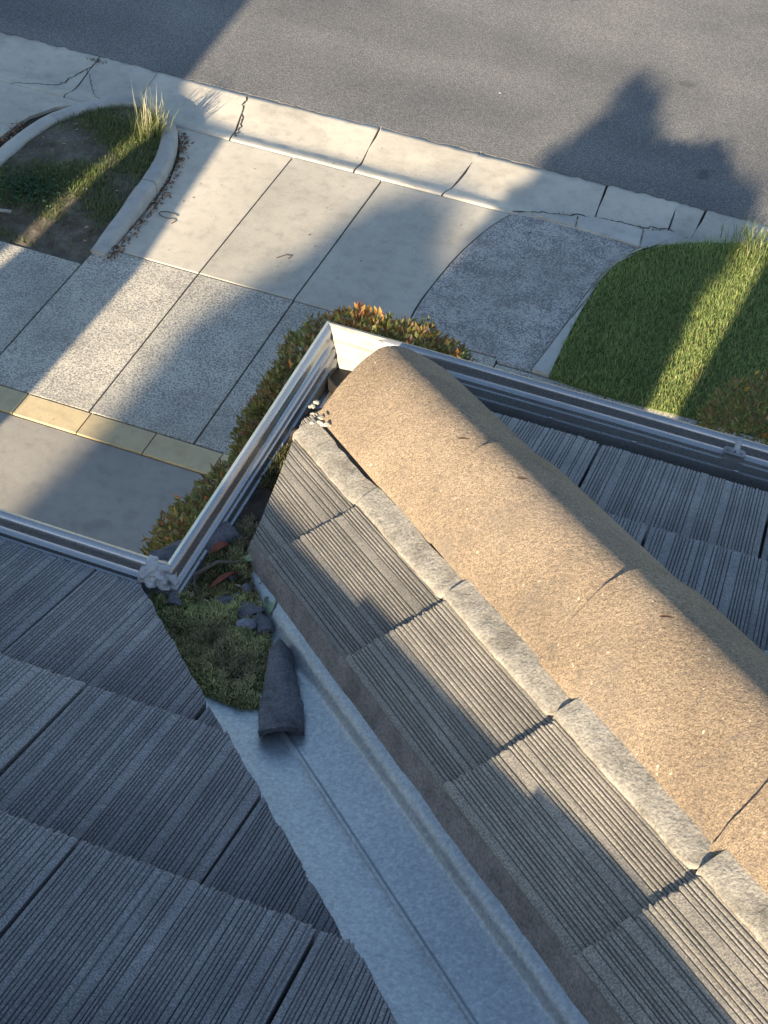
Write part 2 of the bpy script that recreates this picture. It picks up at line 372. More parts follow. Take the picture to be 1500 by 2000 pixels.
# crossover slabs of smooth concrete
curve = smoothline([(-2.242, 10.362), (-2.343, 10.137), (-2.462, 9.683), (-2.517, 9.204), (-2.55, 8.83), (-2.52, 8.52)], 2)
xo = struct(prism('crossover', [(-5.2, 8.51), (-2.3, 8.51), (-2.25, 10.37), (-5.2, 10.37)], -.13, -.03, 'soil', bev=0))
prism('slab', [(-4.972, 8.518), (-4.241, 8.518), (-4.225, 10.366), (-5.33, 10.366), (-5.215, 10.2), (-5.10, 9.95), (-5.012, 9.6), (-4.978, 9.2)], -.08, .0, 'crossover_concrete', xo, .006)
prism('slab', [(-4.229, 8.518), (-3.443, 8.518), (-3.404, 10.366), (-4.213, 10.366)], -.08, .002, 'crossover_concrete', xo, .006)
prism('slab', [(-3.431, 8.518)]+[tuple(p) for p in curve[::-1]-[.006, 0]]+[(-3.392, 10.366)], -.08, -.001, 'crossover_concrete', xo, .006)
# old mottled apron between crossover and lawn
rk = smoothline([(-1.126, 10.33), (-1.301, 10.002), (-1.386, 9.515), (-1.431, 9.0), (-1.513, 8.46)], 2)
ap = struct(prism('apron', [(-2.6, 8.46), (-1.4, 8.46), (-1.1, 10.42), (-2.25, 10.37)], -.13, -.035, 'soil', bev=0))
prism('slab', [(-2.50, 8.515)]+[tuple(p+[.008, 0]) for p in curve[::-1][1:]]+[(-2.09, 10.40), (-1.85, 10.40), (-1.58, 10.385), (-1.29, 10.37)]+[tuple(p-[.006, 0]) for p in rk[:-1]]+[(-1.505, 8.455), (-1.76, 8.455), (-1.80, 8.515)], -.08, .004, 'old_concrete', ap, .008)
# pale kerb fragments between apron and channel
for pl in ([(-2.08, 10.412), (-1.84, 10.408), (-1.70, 10.402), (-1.72, 10.545), (-1.99, 10.47)], [(-1.69, 10.40), (-1.30, 10.378), (-1.14, 10.36), (-1.17, 10.60), (-1.30, 10.625), (-1.6, 10.612), (-1.71, 10.555)],
           [(-1.13, 10.35), (-.94, 10.48), (-.64, 10.665), (-.70, 10.72), (-.80, 10.65), (-.95, 10.70), (-1.10, 10.625), (-1.155, 10.6)]):
    prism('slab', pl, -.08, random.uniform(.012, .022), 'kerb_concrete', ap, .008)
# kerb edging the lawn
gi = smoothline([(-.938, 10.475), (-1.148, 10.252), (-1.30, 9.916), (-1.345, 9.45), (-1.365, 8.948), (-1.366, 8.45)], 2)
lawn_poly = [tuple(p) for p in gi]+[(-1.17, 8.42), (-.853, 8.41), (-.515, 8.42), (-.144, 8.45), (2.5, 8.45), (2.5, 10.9), (-.14, 10.80), (-.393, 10.76), (-.632, 10.66)]
ek = struct(prism('edging', [tuple(p) for p in rk]+[tuple(p) for p in gi[::-1]], -.13, -.02, 'soil', bev=0))
n = len(gi); cut = [0, 5, 9, 13, n-1]
rki = np.array([rk[min(i, len(rk)-1)] for i in range(n)])
for a, c in zip(cut[:-1], cut[1:]):
    pl = [tuple(p+[-.004, 0]) for p in gi[a:c+1]]+[tuple(p+[.008, 0]) for p in rki[a:c+1][::-1]]
    prism('kerb_stone', pl, -.08, .028, 'kerb_concrete', ek, .01)
struct(prism('lawn_bed', lawn_poly, -.1, .012, 'turf_soil', bev=0))
# yellow edging stones and the lower driveway
yb = struct(prism('threshold', [(-8.5, 6.495), (-2.3, 6.495), (-2.3, 6.735), (-8.5, 6.735)], -.13, -.03, 'soil', bev=0))
xs = [-6.72, -6.21, -5.71, -5.21, -4.708, -4.212, -3.709, -3.205, -2.70, -2.3]
for a, c in zip(xs[:-1], xs[1:]):
    prism('paver', [(a+.004, 6.508), (c-.004, 6.508), (c-.004, 6.728), (a+.004, 6.728)], -.08, random.uniform(-.002, .004), 'yellow_stone', yb, .004)
dv = struct(prism('driveway', [(-8.5, -8), (-2.25, -8), (-2.25, 6.495), (-8.5, 6.495)], -.13, -.012, 'driveway_concrete', bev=0))
# neighbouring crossover beyond the planted island
nb = struct(prism('side_crossover', [(-12, 8.5), (-6.3, 8.5), (-6.4, 9.6), (-6.1, 10.37), (-12, 10.37)], -.13, -.03, 'soil', bev=0))
for a, c in ((-9.6, -8.4), (-8.39, -7.2)):
    prism('slab', [(a, 8.518), (c, 8.518), (c, 10.366), (a, 10.366)], -.08, .002, 'channel_concrete', nb, .006)
prism('slab', [(-7.19, 8.518), (-6.60, 8.518), (-6.60, 9.55), (-6.55, 9.95), (-6.42, 10.2), (-6.2, 10.366), (-7.19, 10.366)], -.08, .002, 'channel_concrete', nb, .006)

# planted island with kerb
outer = smoothline([(-6.46, 8.30), (-6.44, 8.9), (-6.42, 9.45), (-6.36, 9.86), (-6.18, 10.20), (-5.95, 10.43), (-5.70, 10.54), (-5.45, 10.46), (-5.24, 10.23), (-5.12, 9.95), (-5.03, 9.6), (-4.995, 9.2), (-4.985, 8.8), (-4.985, 8.40)], 2)
def offset(line, d):
    t = np.gradient(line, axis=0); t /= np.linalg.norm(t, axis=1)[:, None]; return line+np.c_[t[:, 1], -t[:, 0]]*d
inner = offset(outer, .14)
ipl = [tuple(p) for p in offset(outer, .05)]+[(-5.02, 8.24), (-5.17, 8.235), (-5.75, 8.25), (-6.4, 8.26)]
izf = lambda x, y: np.interp(y, [8.2, 8.3, 9.2], [-.03, -.012, .085])
gx = np.stack(np.meshgrid(np.linspace(-6.5, -4.95, 80), np.linspace(8.2, 10.6, 120), indexing='ij'), -1).reshape(-1, 2); ok = inpoly(gx, ipl)
V = np.c_[gx, izf(gx[:, 0], gx[:, 1])+.007*vnoise(np.c_[gx, gx[:, :1]*0], 4, 3)+.004*vnoise(np.c_[gx, gx[:, :1]*0], 14, 4)]; ix = np.arange(80*120).reshape(80, 120)
F = np.stack([ix[:-1, :-1], ix[1:, :-1], ix[1:, 1:], ix[:-1, 1:]], -1).reshape(-1, 4); F = F[ok[F].any(1)]
isl = struct(fastmesh('island_bed', V, F, 'island_soil', smooth=True))
kb = struct(prism('kerb', [tuple(p) for p in outer]+[tuple(p) for p in offset(outer, .1)[::-1]], -.13, -.03, 'soil', bev=0))
npt = len(outer); cuts = [0, int(npt*.26), int(npt*.47), int(npt*.585), int(npt*.80), npt-1]
for a, c in zip(cuts[:-1], cuts[1:]):
    seg = densify(outer[a:c+1], .03); seg[0] += (seg[1]-seg[0])*.2; seg[-1] -= (seg[-1]-seg[-2])*.2
    dd = [0, .0, .006, .022, .07, .122, .136, .14, .14]; zz = [-.1, .07, .098, .118, .126, .122, .110, .09, .0]
    fall = np.interp(seg[:, 1], [8.3, 9.2], [.105, 0])
    P = np.stack([np.c_[offset(seg, d), z-fall*(z > -.05)] for d, z in zip(dd, zz)], 0); Q = P.reshape(-1, 3)
    Q += .004*np.c_[vnoise(Q, 6, 1), vnoise(Q, 6, 2), vnoise(Q, 8, 3)]
    o = grid('kerb_stone', P, 'kerb_concrete', kb)
    for s in (0, -1): mesh('stone_end', P[:, s], [list(range(len(dd)))], 'kerb_concrete', o)

# ------------------------------------------------------------------ the house roof
XL, YL, YR, ZL, ZP = -.778, 1.427, 2.115, 5.23, 5.20
TH = R_(22.8); T = math.tan(TH); XV = -1.33          # XV: verge at the left end of the roof
YRG = .20                                           # main ridge
zl = lambda y: ZP+T*(YL-y)
zr = lambda y: ZP+T*(YR-y)
zs = lambda x: ZP+T*(x-XL)
house = empty('house', (.6, .5, 0), 'house with dark ribbed tile roof, tan hip caps and metal gutters', 'house')

hd = np.array([1, -1, T]); hd /= np.linalg.norm(hd)
nstrip = np.array([-math.sin(TH), 0, math.cos(TH)]); nfront = np.array([0, math.sin(TH), math.cos(TH)])
us = np.cross(nstrip, hd)
TW, TG, TL, STEP, THK = .305, .314, .40, .021, .0205

def tile_arrays(seed, w=TW-.0058, STEP=STEP, THK=THK):
    r = np.random.default_rng(seed); pts = [(0., -.002)]; u = .0035
    while u < w-.006:
        flat = r.choice([.0024, .0031, .004, .0052, .0085, .014], p=[.2, .30, .24, .14, .08, .04]); flat = min(flat, w-.004-u)
        h = -r.uniform(0, .0011); pts += [(u, h), (u+flat*.5, h+.0003), (u+flat, h)]; u += flat
        if u > w-.006: break
        gw = r.uniform(.0017, .0024); d = r.uniform(.0020, .0032); pts += [(u+gw*.4, h-d), (u+gw*.7, h-d)]; u += gw
    pts.append((w, -.002)); pts = np.array(pts)
    rows = [0, .004, TG*.33, TG*.66, TG, TL]; V = []; m = len(pts)
    jag = .0016*r.normal(size=m)+.0012*np.sin(np.arange(m)*.9+seed)
    for i, v in enumerate(rows):
        n = pts[:, 1]-STEP*v/TG-(.0022 if i == 0 else 0); vv = np.full(m, v)+(jag if i < 2 else 0)
        V.append(np.c_[pts[:, 0], vv, n])
    bot = V[0].copy(); bot[:, 2] = -THK; bot[:, 1] += .002; V.insert(0, bot)
    G = np.array(V); n_, m_ = G.shape[:2]; F = [(i*m_+j, i*m_+j+1, (i+1)*m_+j+1, (i+1)*m_+j) for i in range(n_-1) for j in range(m_-1)]
    VV = list(G.reshape(-1, 3)); base = len(VV)           # side skirts
    for j in (0, m_-1):
        col = [G[i, j] for i in range(1, n_)]; k = len(VV)
        VV += [c+np.array([0, 0, -THK]) for c in col]
        for i in range(len(col)-1):
            a, c = (i+1)*m_+j, (i+2)*m_+j; F.append((a, c, k+i+1, k+i) if j == 0 else (c, a, k+i, k+i+1))
    return np.array(VV), F
SSTEP = .0115
TV = [tile_arrays(s) for s in (1, 2, 3, 4, 5)]+[tile_arrays(s, STEP=SSTEP, THK=.011) for s in (6, 7, 8, 9, 10)]
TM = {}
def tile_mesh(k, mat):
    if (k, mat) not in TM:
        me = bpy.data.meshes.new('roof_tile'); V, F = TV[k]; me.from_pydata([tuple(v) for v in V], [], F); me.update(); me.materials.append(MATS[mat]); TM[(k, mat)] = me
    return TM[(k, mat)]
def frame(o, u, v, n):
    return Matrix(((u[0], v[0], n[0], o[0]), (u[1], v[1], n[1], o[1]), (u[2], v[2], n[2], o[2]), (0, 0, 0, 1)))
tcount = [0]
def put_tile(o, u, v, n, parent, cuts=(), mat='roof_tile', k=None):
    """cuts: list of (a,b,c): keep a*x+b*y<=c. Whole tiles share mesh data, cut ones get their own."""
    k = random.randrange(5) if k is None else k
    tw = random.gauss(0, .0025); v = np.array(v)+np.array(u)*tw; u = np.array(u)-np.array(v)*tw
    Fm = frame(np.array(o)+np.array(n)*random.uniform(-.0012, .0012), u, v, n)
    V = TV[k][0]; Wd = np.c_[V, np.ones(len(V))]@np.array(Fm).T
    act = []
    for a, b_, c in cuts:
        s = a*Wd[:, 0]+b_*Wd[:, 1]-c
        if (s > -.004).all(): return None
        if (s > 0).any(): act.append((a, b_, c))
    tcount[0] += 1
    if not act:
        t = bpy.data.objects.new('roof_tile', tile_mesh(k, mat)); C.objects.link(t); t.parent = parent; t.matrix_basis = Fm; return t
    bm = bmesh.new(); bm.from_mesh(tile_mesh(k, mat)); inv = Fm.inverted()
    for a, b_, c in act:
        nrm = Vector((a, b_, 0)); ln = nrm.length; nrm /= ln; pw = Vector(nrm*(c/ln)); pl = inv@pw; nl = (inv.to_3x3()@nrm).normalized()
        nl = (Fm.to_3x3().transposed()@nrm).normalized()
        bmesh.ops.bisect_plane(bm, geom=list(bm.verts)+list(bm.edges)+list(bm.faces), plane_co=pl, plane_no=nl, clear_outer=True)
        be = [e for e in bm.edges if e.is_boundary and all(abs((v_.co-pl).dot(nl)) < 1e-4 for v_ in e.verts)]
        if be:
            r = bmesh.ops.extrude_edge_only(bm, edges=be)
            for g in r['geom']:
                if isinstance(g, bmesh.types.BMVert): g.co.z -= THK
            seen = {v_ for e in be for v_ in e.verts}
            for v_ in seen: v_.co += nl*(.0010*math.sin(v_.co.x*31+v_.co.y*47+k)+.0008*math.sin(v_.co.x*97+v_.co.y*61)+random.uniform(-.0006, .0006)-.002)
    me = bpy.data.meshes.new('roof_tile'); bm.to_mesh(me); bm.free()
    if not me.materials: me.materials.append(MATS[mat])
    t = bpy.data.objects.new('roof_tile', me); C.objects.link(t); t.parent = parent; t.matrix_basis = Fm
    return t

# decks under the tiles
D = .045
left_slope = mesh('roof_slope', [(XV, YL-.06, zl(YL-.06)-D), (.575-YL+.06, YL-.06, zl(YL-.06)-D), (.56-YRG, YRG, zl(YRG)-D), (XV, YRG, zl(YRG)-D)], [(0, 1, 2, 3)], 'rough_sheet', house)
left_slope['label'] = 'dark grey tiled slope left of the valley'
xt = .85
right_slope = mesh('roof_slope', [(XL+.12, YR-.16, zr(YR-.16)-D), (3.2, YR-.16, zr(YR-.16)-D), (3.2, YR-1.63, zr(YR-1.63)-D), (xt, YR-1.63, zr(YR-1.63)-D)], [(0, 1, 2, 3)], 'rough_sheet', house)
right_slope['label'] = 'shaded tiled slope right of the tan hip'
strip = mesh('roof_slope', [(XL+.09, .87-XL-.09, zs(XL+.09)-D), (XL+.09, 1.337-XL-.09, zs(XL+.09)-D), (xt, 1.337-xt, zs(xt)-D), (xt, .87-xt, zs(xt)-D)], [(0, 3, 2, 1)], 'rough_sheet', house)
strip['label'] = 'single file of part sunlit tiles between hip and valley'

fv = np.array([0, -math.cos(TH), math.sin(TH)]); X = np.array([1., 0, 0])
gy = TG*math.cos(TH)
seam0 = [-.886, -.735, -.578, -.742, -.60, -.75]
for c in range(5):
    y = 1.388-gy*c; cutx = .578+random.uniform(-.004, .004)
    for k in range(-3, 8):
        x = seam0[c]+TW*k
        if x+TW < XV: continue
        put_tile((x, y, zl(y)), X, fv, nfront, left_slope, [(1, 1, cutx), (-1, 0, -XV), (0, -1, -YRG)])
seam1 = [-.203, -.072, -.21, -.06, -.2, -.07]
for c in range(5):
    y = 1.965-gy*c
    for k in range(-4, 10):
        x = seam1[c]+TW*k
        if x > 2.9: continue
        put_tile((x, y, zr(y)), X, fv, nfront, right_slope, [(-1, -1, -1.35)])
p0 = np.array([-.637, 1.487])
for k in range(-1, 7):
    q = p0+np.array([.2135, -.2135])*k
    put_tile((q[0], q[1], zs(q[0])), us, hd, nstrip, strip, [(-1, -.13, .70-.13*1.75+.012), (1, 0, xt+.2)], 'sunlit_tile', 5+(k+2) % 5)

# main ridge, back slope, walls
ridge_z = zl(YRG)
mesh('back_slope', [(XV, YRG, ridge_z-D), (3.2, YRG, ridge_z-D), (3.2, YRG-2.0, ridge_z-T*2.0-D), (XV, YRG-2.0, ridge_z-T*2.0-D)], [(0, 3, 2, 1)], 'roof_tile', house)
mesh('top_flat', [(xt-.02, YRG, ridge_z-D), (3.2, YRG, ridge_z-D), (3.2, YR-1.62, ridge_z-D), (xt-.02, YR-1.62, ridge_z-D)], [(0, 1, 2, 3)], 'roof_tile', house)
RZX, RZH = (-.85, -.5, -.24, -.1, .05), (-.006, .026, .048, .064, .074)   # unseen ridge line, its slope shaped to cast the strip's shadow edge
for k in range(12):
    x0 = XV-.02+.385*k; x1 = x0+.40
    P = []
    for x in np.linspace(x0, x1, 5):
        top = ridge_z+float(np.interp(x, RZX, RZH))
        P.append([(x, YRG+.115*math.cos(q), top-.075+.075*math.sin(q)+.008*(x1-x)/.4) for q in np.linspace(0, math.pi, 13)])
    grid('ridge_cap', np.array(P), 'hip_cap', house)
wl = prism('wall', [(XV+.03, YRG-1.85), (3.1, YRG-1.85), (3.1, YR-.3), (XL+.32, YR-.3), (XL+.32, YL-.3), (XV+.03, YL-.3)], -.05, 5.05, 'render_wall', house, 0)
mesh('gable_wall', [(XV+.03, YL-.3, 5.0), (XV+.03, YRG-1.85, 5.0), (XV+.03, YRG, ridge_z-.06)], [(0, 1, 2)], 'render_wall', house)

# gutters: one mitred sweep, three lengths
gp = [(.0080, -.022), (.0105, -.012), (.008, -.003), (.001, .0008), (-.006, -.0015), (-.0098, -.007), (-.0100, -.012), (-.0108, -.0205), (-.013, -.0235), (-.0165, -.0248), (-.0205, -.0268), (-.0212, -.0325), (-.0218, -.0335), (-.0258, -.0345), (-.0265, -.0365),
      (-.0270, -.0490), (-.0275, -.0500), (-.0318, -.0512), (-.0328, -.054), (-.0345, -.080), (-.125, -.083), (-.13, -.072), (-.133, -.072), (-.133, -.087), (-.030, -.086), (-.026, -.075), (-.002, -.030)]
path = np.array([(XV-.0, YL), (XL, YL), (XL, YR), (3.3, YR)]); outw = np.array([(0, 1), (-1, 0), (0, 1)], float)
def mitre(i, d):
    if i == 0: return path[0]+outw[0]*d
    if i == 3: return path[3]+outw[2]*d
    return path[i]+(outw[i-1]+outw[i])*d
gut_labels = ['dull grey gutter at the lower left eave', 'grey gutter running beside the hedge', 'long bright gutter along the front eave']
gutters = []
for s in range(3):
    m = 30; P = np.zeros((m, len(gp), 3))
    for j, (d, z) in enumerate(gp):
        a, c = mitre(s, d), mitre(s+1, d)
        for i in range(m):
            t = i/(m-1); P[i, j] = (*(a+(c-a)*t), ZL+z)
    wav = .0010*vnoise(P.reshape(-1, 3), 2.2, s).reshape(m, len(gp)); P[:, :, 2] += wav*np.array([1 if abs(z) < .06 else .3 for _, z in gp])
    o = grid('gutter', P, 'gutter_metal', house, True, True); o['label'] = gut_labels[s]; gutters.append(o)
    # auto-smooth look: keep small folds crisp
    o.data.set_sharp_from_angle(angle=R_(38))
for s, (a, c) in enumerate((((XV, YL-.15), (XL+.15, YL-.15)), ((XL+.15, YL-.15), (XL+.15, YR-.15)), ((XL+.15, YR-.15), (3.2, YR-.15)))):
    a, c = np.array(a), np.array(c); nrm = outw[s]*.02
    prism('fascia', [tuple(a), tuple(c), tuple(c-nrm), tuple(a-nrm)], 5.02, 5.17, 'timber', house, 0)
# clip bracket on the front gutter + rivets
bx, by = .017, YR
clip = empty_parent = mesh('gutter_clip', *(lambda V, F: (V, F))([], []), 'clip_steel', house) if False else None
V = []; F = []
def clipplate(cx, L, wd, th):
    q = [(L*math.cos(a)*.5*(1 if abs(math.cos(a)) < 2 else 1), wd*.5*math.sin(a)) for a in np.linspace(0, 6.283, 17)[:-1]]
    q = [((L*.5-wd*.5)*(1 if math.cos(a) > 0 else -1)+wd*.5*math.cos(a), wd*.5*math.sin(a)) for a in np.linspace(0.05, 6.333, 21)[:-1]]
    return q
pl = clipplate(0, .041, .0135, .002); nrm = Vector((0, -.55, .83)); tv = Vector((0, -.83, -.55))
base = Vector((bx, by-.0185, ZL-.016)); bm = bmesh.new()
fl = bm.faces.new([bm.verts.new(base+Vector((x, 0, 0))+tv*y) for x, y in pl]); ex = bmesh.ops.extrude_face_region(bm, geom=[fl])
for g in ex['geom']:
    if isinstance(g, bmesh.types.BMVert): g.co += nrm*.003
bmesh.ops.recalc_face_normals(bm, faces=bm.faces); me = bpy.data.meshes.new('gutter_clip'); bm.to_mesh(me); bm.free()
clip = link('gutter_clip', me, 'clip_steel', gutters[2])
clip.data.materials.clear(); clip.data.materials.append(MATS['clip_steel'])
clip.parent = house; clip.matrix_parent_inverse = Matrix.Translation(-house.location); clip['label'] = 'small steel clip on the front gutter'
P = [[(bx-.003+dx, by-.014+dy, ZL-.011+dz) for dx in (0, .0045, .0068, .0113)] for dy, dz in ((-.008, -.003), (0, .0045), (.008, .0135), (.018, .0145), (.022, .006))]
P = np.array(P); P[:, 1:3, 2] -= .0012
grid('clip_strap', P, 'clip_steel', clip, False)
for dx in (-.0125, .0125):
    rock('rivet', (bx+dx, by-.0205, ZL-.0135), (.0032, .0032, .0022), 'clip_steel', clip, 3, 0, 1, .02)
mesh('clip_slot', [tuple(base+nrm*.0034+Vector((x, 0, 0))+tv*y) for x, y in ((-.0035, -.0025), (.0035, -.0025), (0, .004))], [(0, 1, 2)], 'near_black', clip)
for x in (-.32, -.16, .03):
    rock('rivet', (x, YR-.033, ZL-.047), (.008, .0018, .0024), 'gutter_metal', gutters[2], 5, 0, 1, .05)

# sealant at the two corners
V0 = []; seal = []
for i in range(26):
    r = np.random.default_rng(40+i); x = XL-.014+np.clip(r.normal(), -1.3, 1.3)*.018; y = YL-.008+np.clip(r.normal(), -1.3, 1.3)*.010
    seal.append(((x, y, ZL-.006-.5*abs(y-YL)+r.uniform(-.014, .008)), (r.uniform(.010, .020), r.uniform(.007, .013), r.uniform(.004, .007)), i))
bmj = bmesh.new()
for loc, sz, i in seal:
    bmesh.ops.create_icosphere(bmj, subdivisions=2, radius=1, matrix=Matrix.Translation(loc)@Matrix.Rotation(i*1.3, 4, 'Z')@Matrix.Diagonal((*sz, 1)))
for v in bmj.verts:
    p = np.array([v.co]); v.co += Vector((vnoise(p, 70, 1)[0], vnoise(p, 70, 2)[0], vnoise(p, 60, 3)[0]))*.0028
me = bpy.data.meshes.new('sealant_blob'); bmj.to_mesh(me); bmj.free()
o = link('sealant_blob', me, 'sealant', house, True)
rm = o.modifiers.new('weld', 'REMESH'); rm.mode = 'VOXEL'; rm.voxel_size = .0016; rm.use_smooth_shade = True
sm = o.modifiers.new('soft', 'SMOOTH'); sm.iterations = 8
tx = bpy.data.textures.new('crumple', 'CLOUDS'); tx.noise_scale = .011; tx.noise_depth = 2
dm = o.modifiers.new('crumple', 'DISPLACE'); dm.texture = tx; dm.strength = .011; dm.mid_level = .5; o['label'] = 'lumpy grey sealant at the inner gutter corner'
# smeared sealant inside the outer corner: follows the gutter's inner face
inn = gp[3:21]; m = 40; P = np.zeros((m, len(inn), 3))
for j, (d, z) in enumerate(inn):
    for i in range(m):
        t = i/(m-1); x0 = XL-d; x1 = -.658-.02*math.sin(j*1.7)+.03*(j/len(inn)); x = x0+(x1-x0)*t
        P[i, j] = (x, YR+d-.0022, ZL+z+.0016)
Q = P.reshape(-1, 3); k = .0006+.0022*np.clip(vnoise(Q, 26, 8)-.1, 0, 2)+.0006*vnoise(Q, 80, 9); Q[:, 1] -= k; Q[:, 2] += k*.5
o = grid('sealant_smear', P, 'pale_sealant', house); o['label'] = 'white sealant smeared inside the outer gutter corner'
# very dark rimmed oval in the gutter corner
oc = np.array([-.724, 2.052]); oa = np.array([.45, -.89]); ob = np.array([.89, .45])
def oval(k, z, k2=None): return [(*(oc+oa*.060*k*math.cos(a)+ob*.027*(k2 or k)*math.sin(a)), z+.012*math.cos(a)) for a in np.linspace(0, 6.283, 41)[:-1]]
P = np.array([oval(1.08, 5.150, 1.15), oval(1.06, 5.170, 1.12), oval(1.0, 5.174), oval(.95, 5.171, .92), oval(.93, 5.166, .9)])
o = grid('gutter_oval', P, 'near_black', house, True, True); o['label'] = 'dark rimmed oval in the sunlit gutter corner'
mesh('oval_floor', oval(.94, 5.166, .91), [list(range(40))], 'near_black', o)
V = [np.array(oval(1.06, 5.173, 1.12)[q % 40])+[0, 0, .003*math.sin(q)] for q in range(12, 29)]
tube('sealant_lip', V, [.0015+.0022*abs(math.sin(q*.9)) for q in range(17)], 'pale_sealant', o)

# valley flashing
sig = np.array([.50, .56, .60, .64, .67, .686, .691, .695, .699, .703, .708, .714, .73, .75, .770, .784, .790, .796, .802, .808, .815, .822, .832, .848])
ts = np.linspace(-.80, .62, 60)     # x position of the sigma=.649 line
P = np.zeros((len(ts), len(sig), 3))
for i, t in enumerate(ts):
    for j, s in enumerate(sig):
        x = t+(s-.649)/2; y = .649-t+(s-.649)/2; zv = ZP+T*(t-XL)-.050
        z = zv+.10*max(0, .66-s)+.055*max(0, s-.70)
        z += .0065*math.exp(-((s-.699)/.0045)**2)                    # centre rib
        z += .0028*math.exp(-((s-.796)/.006)**2)+.020*min(1, max(0, s-.800)/.022)+.25*max(0, s-.814)   # folded edge
        P[i, j] = (x, y, z)
Q = P.reshape(-1, 3); Q[:, 2] += .0007*vnoise(Q, 5, 5)
o = grid('valley_flashing', P, 'valley_metal', house); o['label'] = 'blue grey metal valley flashing with a centre crease'
# mortar filling under the strip tiles along the valley
ts = np.linspace(-.79, .62, 130); P = np.zeros((len(ts), 6, 3))
for i, t in enumerate(ts):
    for j, (s, dz) in enumerate(((.868, -.015), (.856, -.019), (.851, -.028), (.846, -.040), (.841, -.051), (.832, -.075))):
        x = t+(s-.649)/2; y = .649-t+(s-.649)/2; P[i, j] = (x, y, zs(x)+dz)
Q = P.reshape(-1, 3); nn = vnoise(Q, 8, 21)*.0012+vnoise(Q, 60, 22)*.0009; Q[:, 0] += nn*.7; Q[:, 1] += nn*.7; Q[:, 2] += nn*.4
o = grid('mortar_bed', P, 'valley_mortar', house); o['label'] = 'brown mortar bedding along the valley edge'

# hip caps
av = np.array([-1, -1, 0])/2**.5; bv = np.cross(av, hd); bv *= np.sign(bv[2]); H0 = np.array([XL, YR, ZP])
def axis(s): return H0+hd*s+(av*.018-bv*.024)*(s-.3)/1.1
def cap(s0, s1, seed):
    n, m = 34, 33; P = np.zeros((n, m, 3)); r = np.random.default_rng(seed)
    for i, s in enumerate(np.linspace(s0, s1, n)):
        lift = .0115*(1-(s-s0)/(s1-s0)); k = 1+.006*(1-(s-s0)/(s1-s0))
        for j, f in enumerate(np.linspace(-.06, math.pi+.06, m)):
            cs, sn = math.cos(f), math.sin(f); wdt = .136*k
            xx = cs; hyp = 1-(math.sqrt(xx*xx+.10)-.3162)/(1.0488-.3162)
            P[i, j] = axis(s)+av*wdt*cs+bv*(-.034+(.102*k)*(.78*hyp+.22*max(sn, -.06))+lift)
    Q = P.reshape(-1, 3); nn = .0004*vnoise(Q, 6, seed)+.0004*vnoise(Q, 40, seed+1); Q += nn[:, None]*bv
    jag = .0022*vnoise(P[0], 30, seed+3)+.0008*r.normal(size=m); P[0] += jag[:, None]*hd
    inner_ = P-bv*.015; inner_ = inner_+(axis(.9)-inner_)*0
    # thickness: butt face and lower edges
    A = np.concatenate([(P[0]-bv*.013*np.clip(np.sin(np.linspace(-.06, math.pi+.06, m)), .25, 1)[:, None]-av*(.010*np.cos(np.linspace(0, math.pi, m)))[:, None]+hd*.004)[None], P], 0)
    L = A[:, :1]+av*(-.011)-bv*.004; Rr = A[:, -1:]+av*.011-bv*.004
    A = np.concatenate([L, A, Rr], 1)
    o = grid('hip_cap', A, 'hip_cap', house); o.data.set_sharp_from_angle(angle=R_(50)); return o
caps = []
for s0 in (.272, .672, 1.072, 1.465, 1.86, 2.25):
    caps.append(cap(s0, s0+.455, int(s0*100)))
# mortar pointing on the sunny side of the hip, one length per tile
for k in range(-1, 7):
    nL, nW = 44, 7; P = np.zeros((nL, nW, 3)); r = np.random.default_rng(70+k)
    q = p0+np.array([.2135, -.2135])*k
    for i, tt in enumerate(np.linspace(-.012, .992, nL)):
        off = .05*(1-min(1, (1-tt)/.07))**2
        bulge = .0009*math.sin(tt*9+k)+.0009*math.sin(tt*31+2*k)+.0007*r.normal()
        for j, (sg, dz) in enumerate(((1.078, -.010), (1.080, .0035), (1.084, .0058), (1.106, .0070), (1.124, .0080), (1.1365, .0084), (1.1385, -.014))):
            s = sg+(bulge+off)*(1-j/7.)*.8; dz = dz+(.004 if k == -1 else 0)*(j > 2)
            cx = q[0]+.2135*tt; cy = q[1]-.2135*tt; d = (s-(cx+cy))/2
            # run perpendicular to the hip inside the strip plane
            x = cx+d*2*us[0]/(us[0]+us[1]); y = cy+d*2*us[1]/(us[0]+us[1])
            P[i, j] = (x, y, zs(x)+dz-SSTEP*tt)
    Q = P.reshape(-1, 3); nn = vnoise(Q, 10, 30+k)*.0009+vnoise(Q, 75, 31)*.0005; Q += nn[:, None]*nstrip
    P[:, -2:, :] += (np.clip(vnoise(P[:, -1], 24, 50+k), -.5, 1)*-.0026)[:, None, None]*np.array([.7, .7, .25])
    if k == -1:                       # first length starts at the cut eave tile
        keep = P[:, 0, 0] > -.728; P = P[keep]
    ends = P
    o = grid('hip_mortar', P, 'hip_mortar', house); o.data.set_sharp_from_angle(angle=R_(30))
    for s in (0, -1):
        V = list(P[s])+[p-nstrip*.03 for p in P[s][::-1]]; mesh('mortar_end', V, [list(range(len(V)))], 'hip_mortar', o)
    if k < 0: o['label'] = 'beige mortar at the foot of the hip'
# crumbs of pale mortar at the open end of the first cap
for i in range(10):
    r = np.random.default_rng(200+i); s = .225+.10*r.uniform(0, 1); a_ = .148+.01*r.normal()-.02*(s-.23); p = axis(s)+av*a_+bv*(-.022+.02*r.uniform(0, 1))
    rock('mortar_crumb', p, r.uniform(.0025, .006, 3)*[1.4, 1, .6], 'crumb_mortar', house, i, i, 2, .45)

# ------------------------------------------------------------------ debris in the valley and gutter
def floor_z(x, y):
    t = (x-y+.649)/2; return ZP+T*(t-XL)-.050
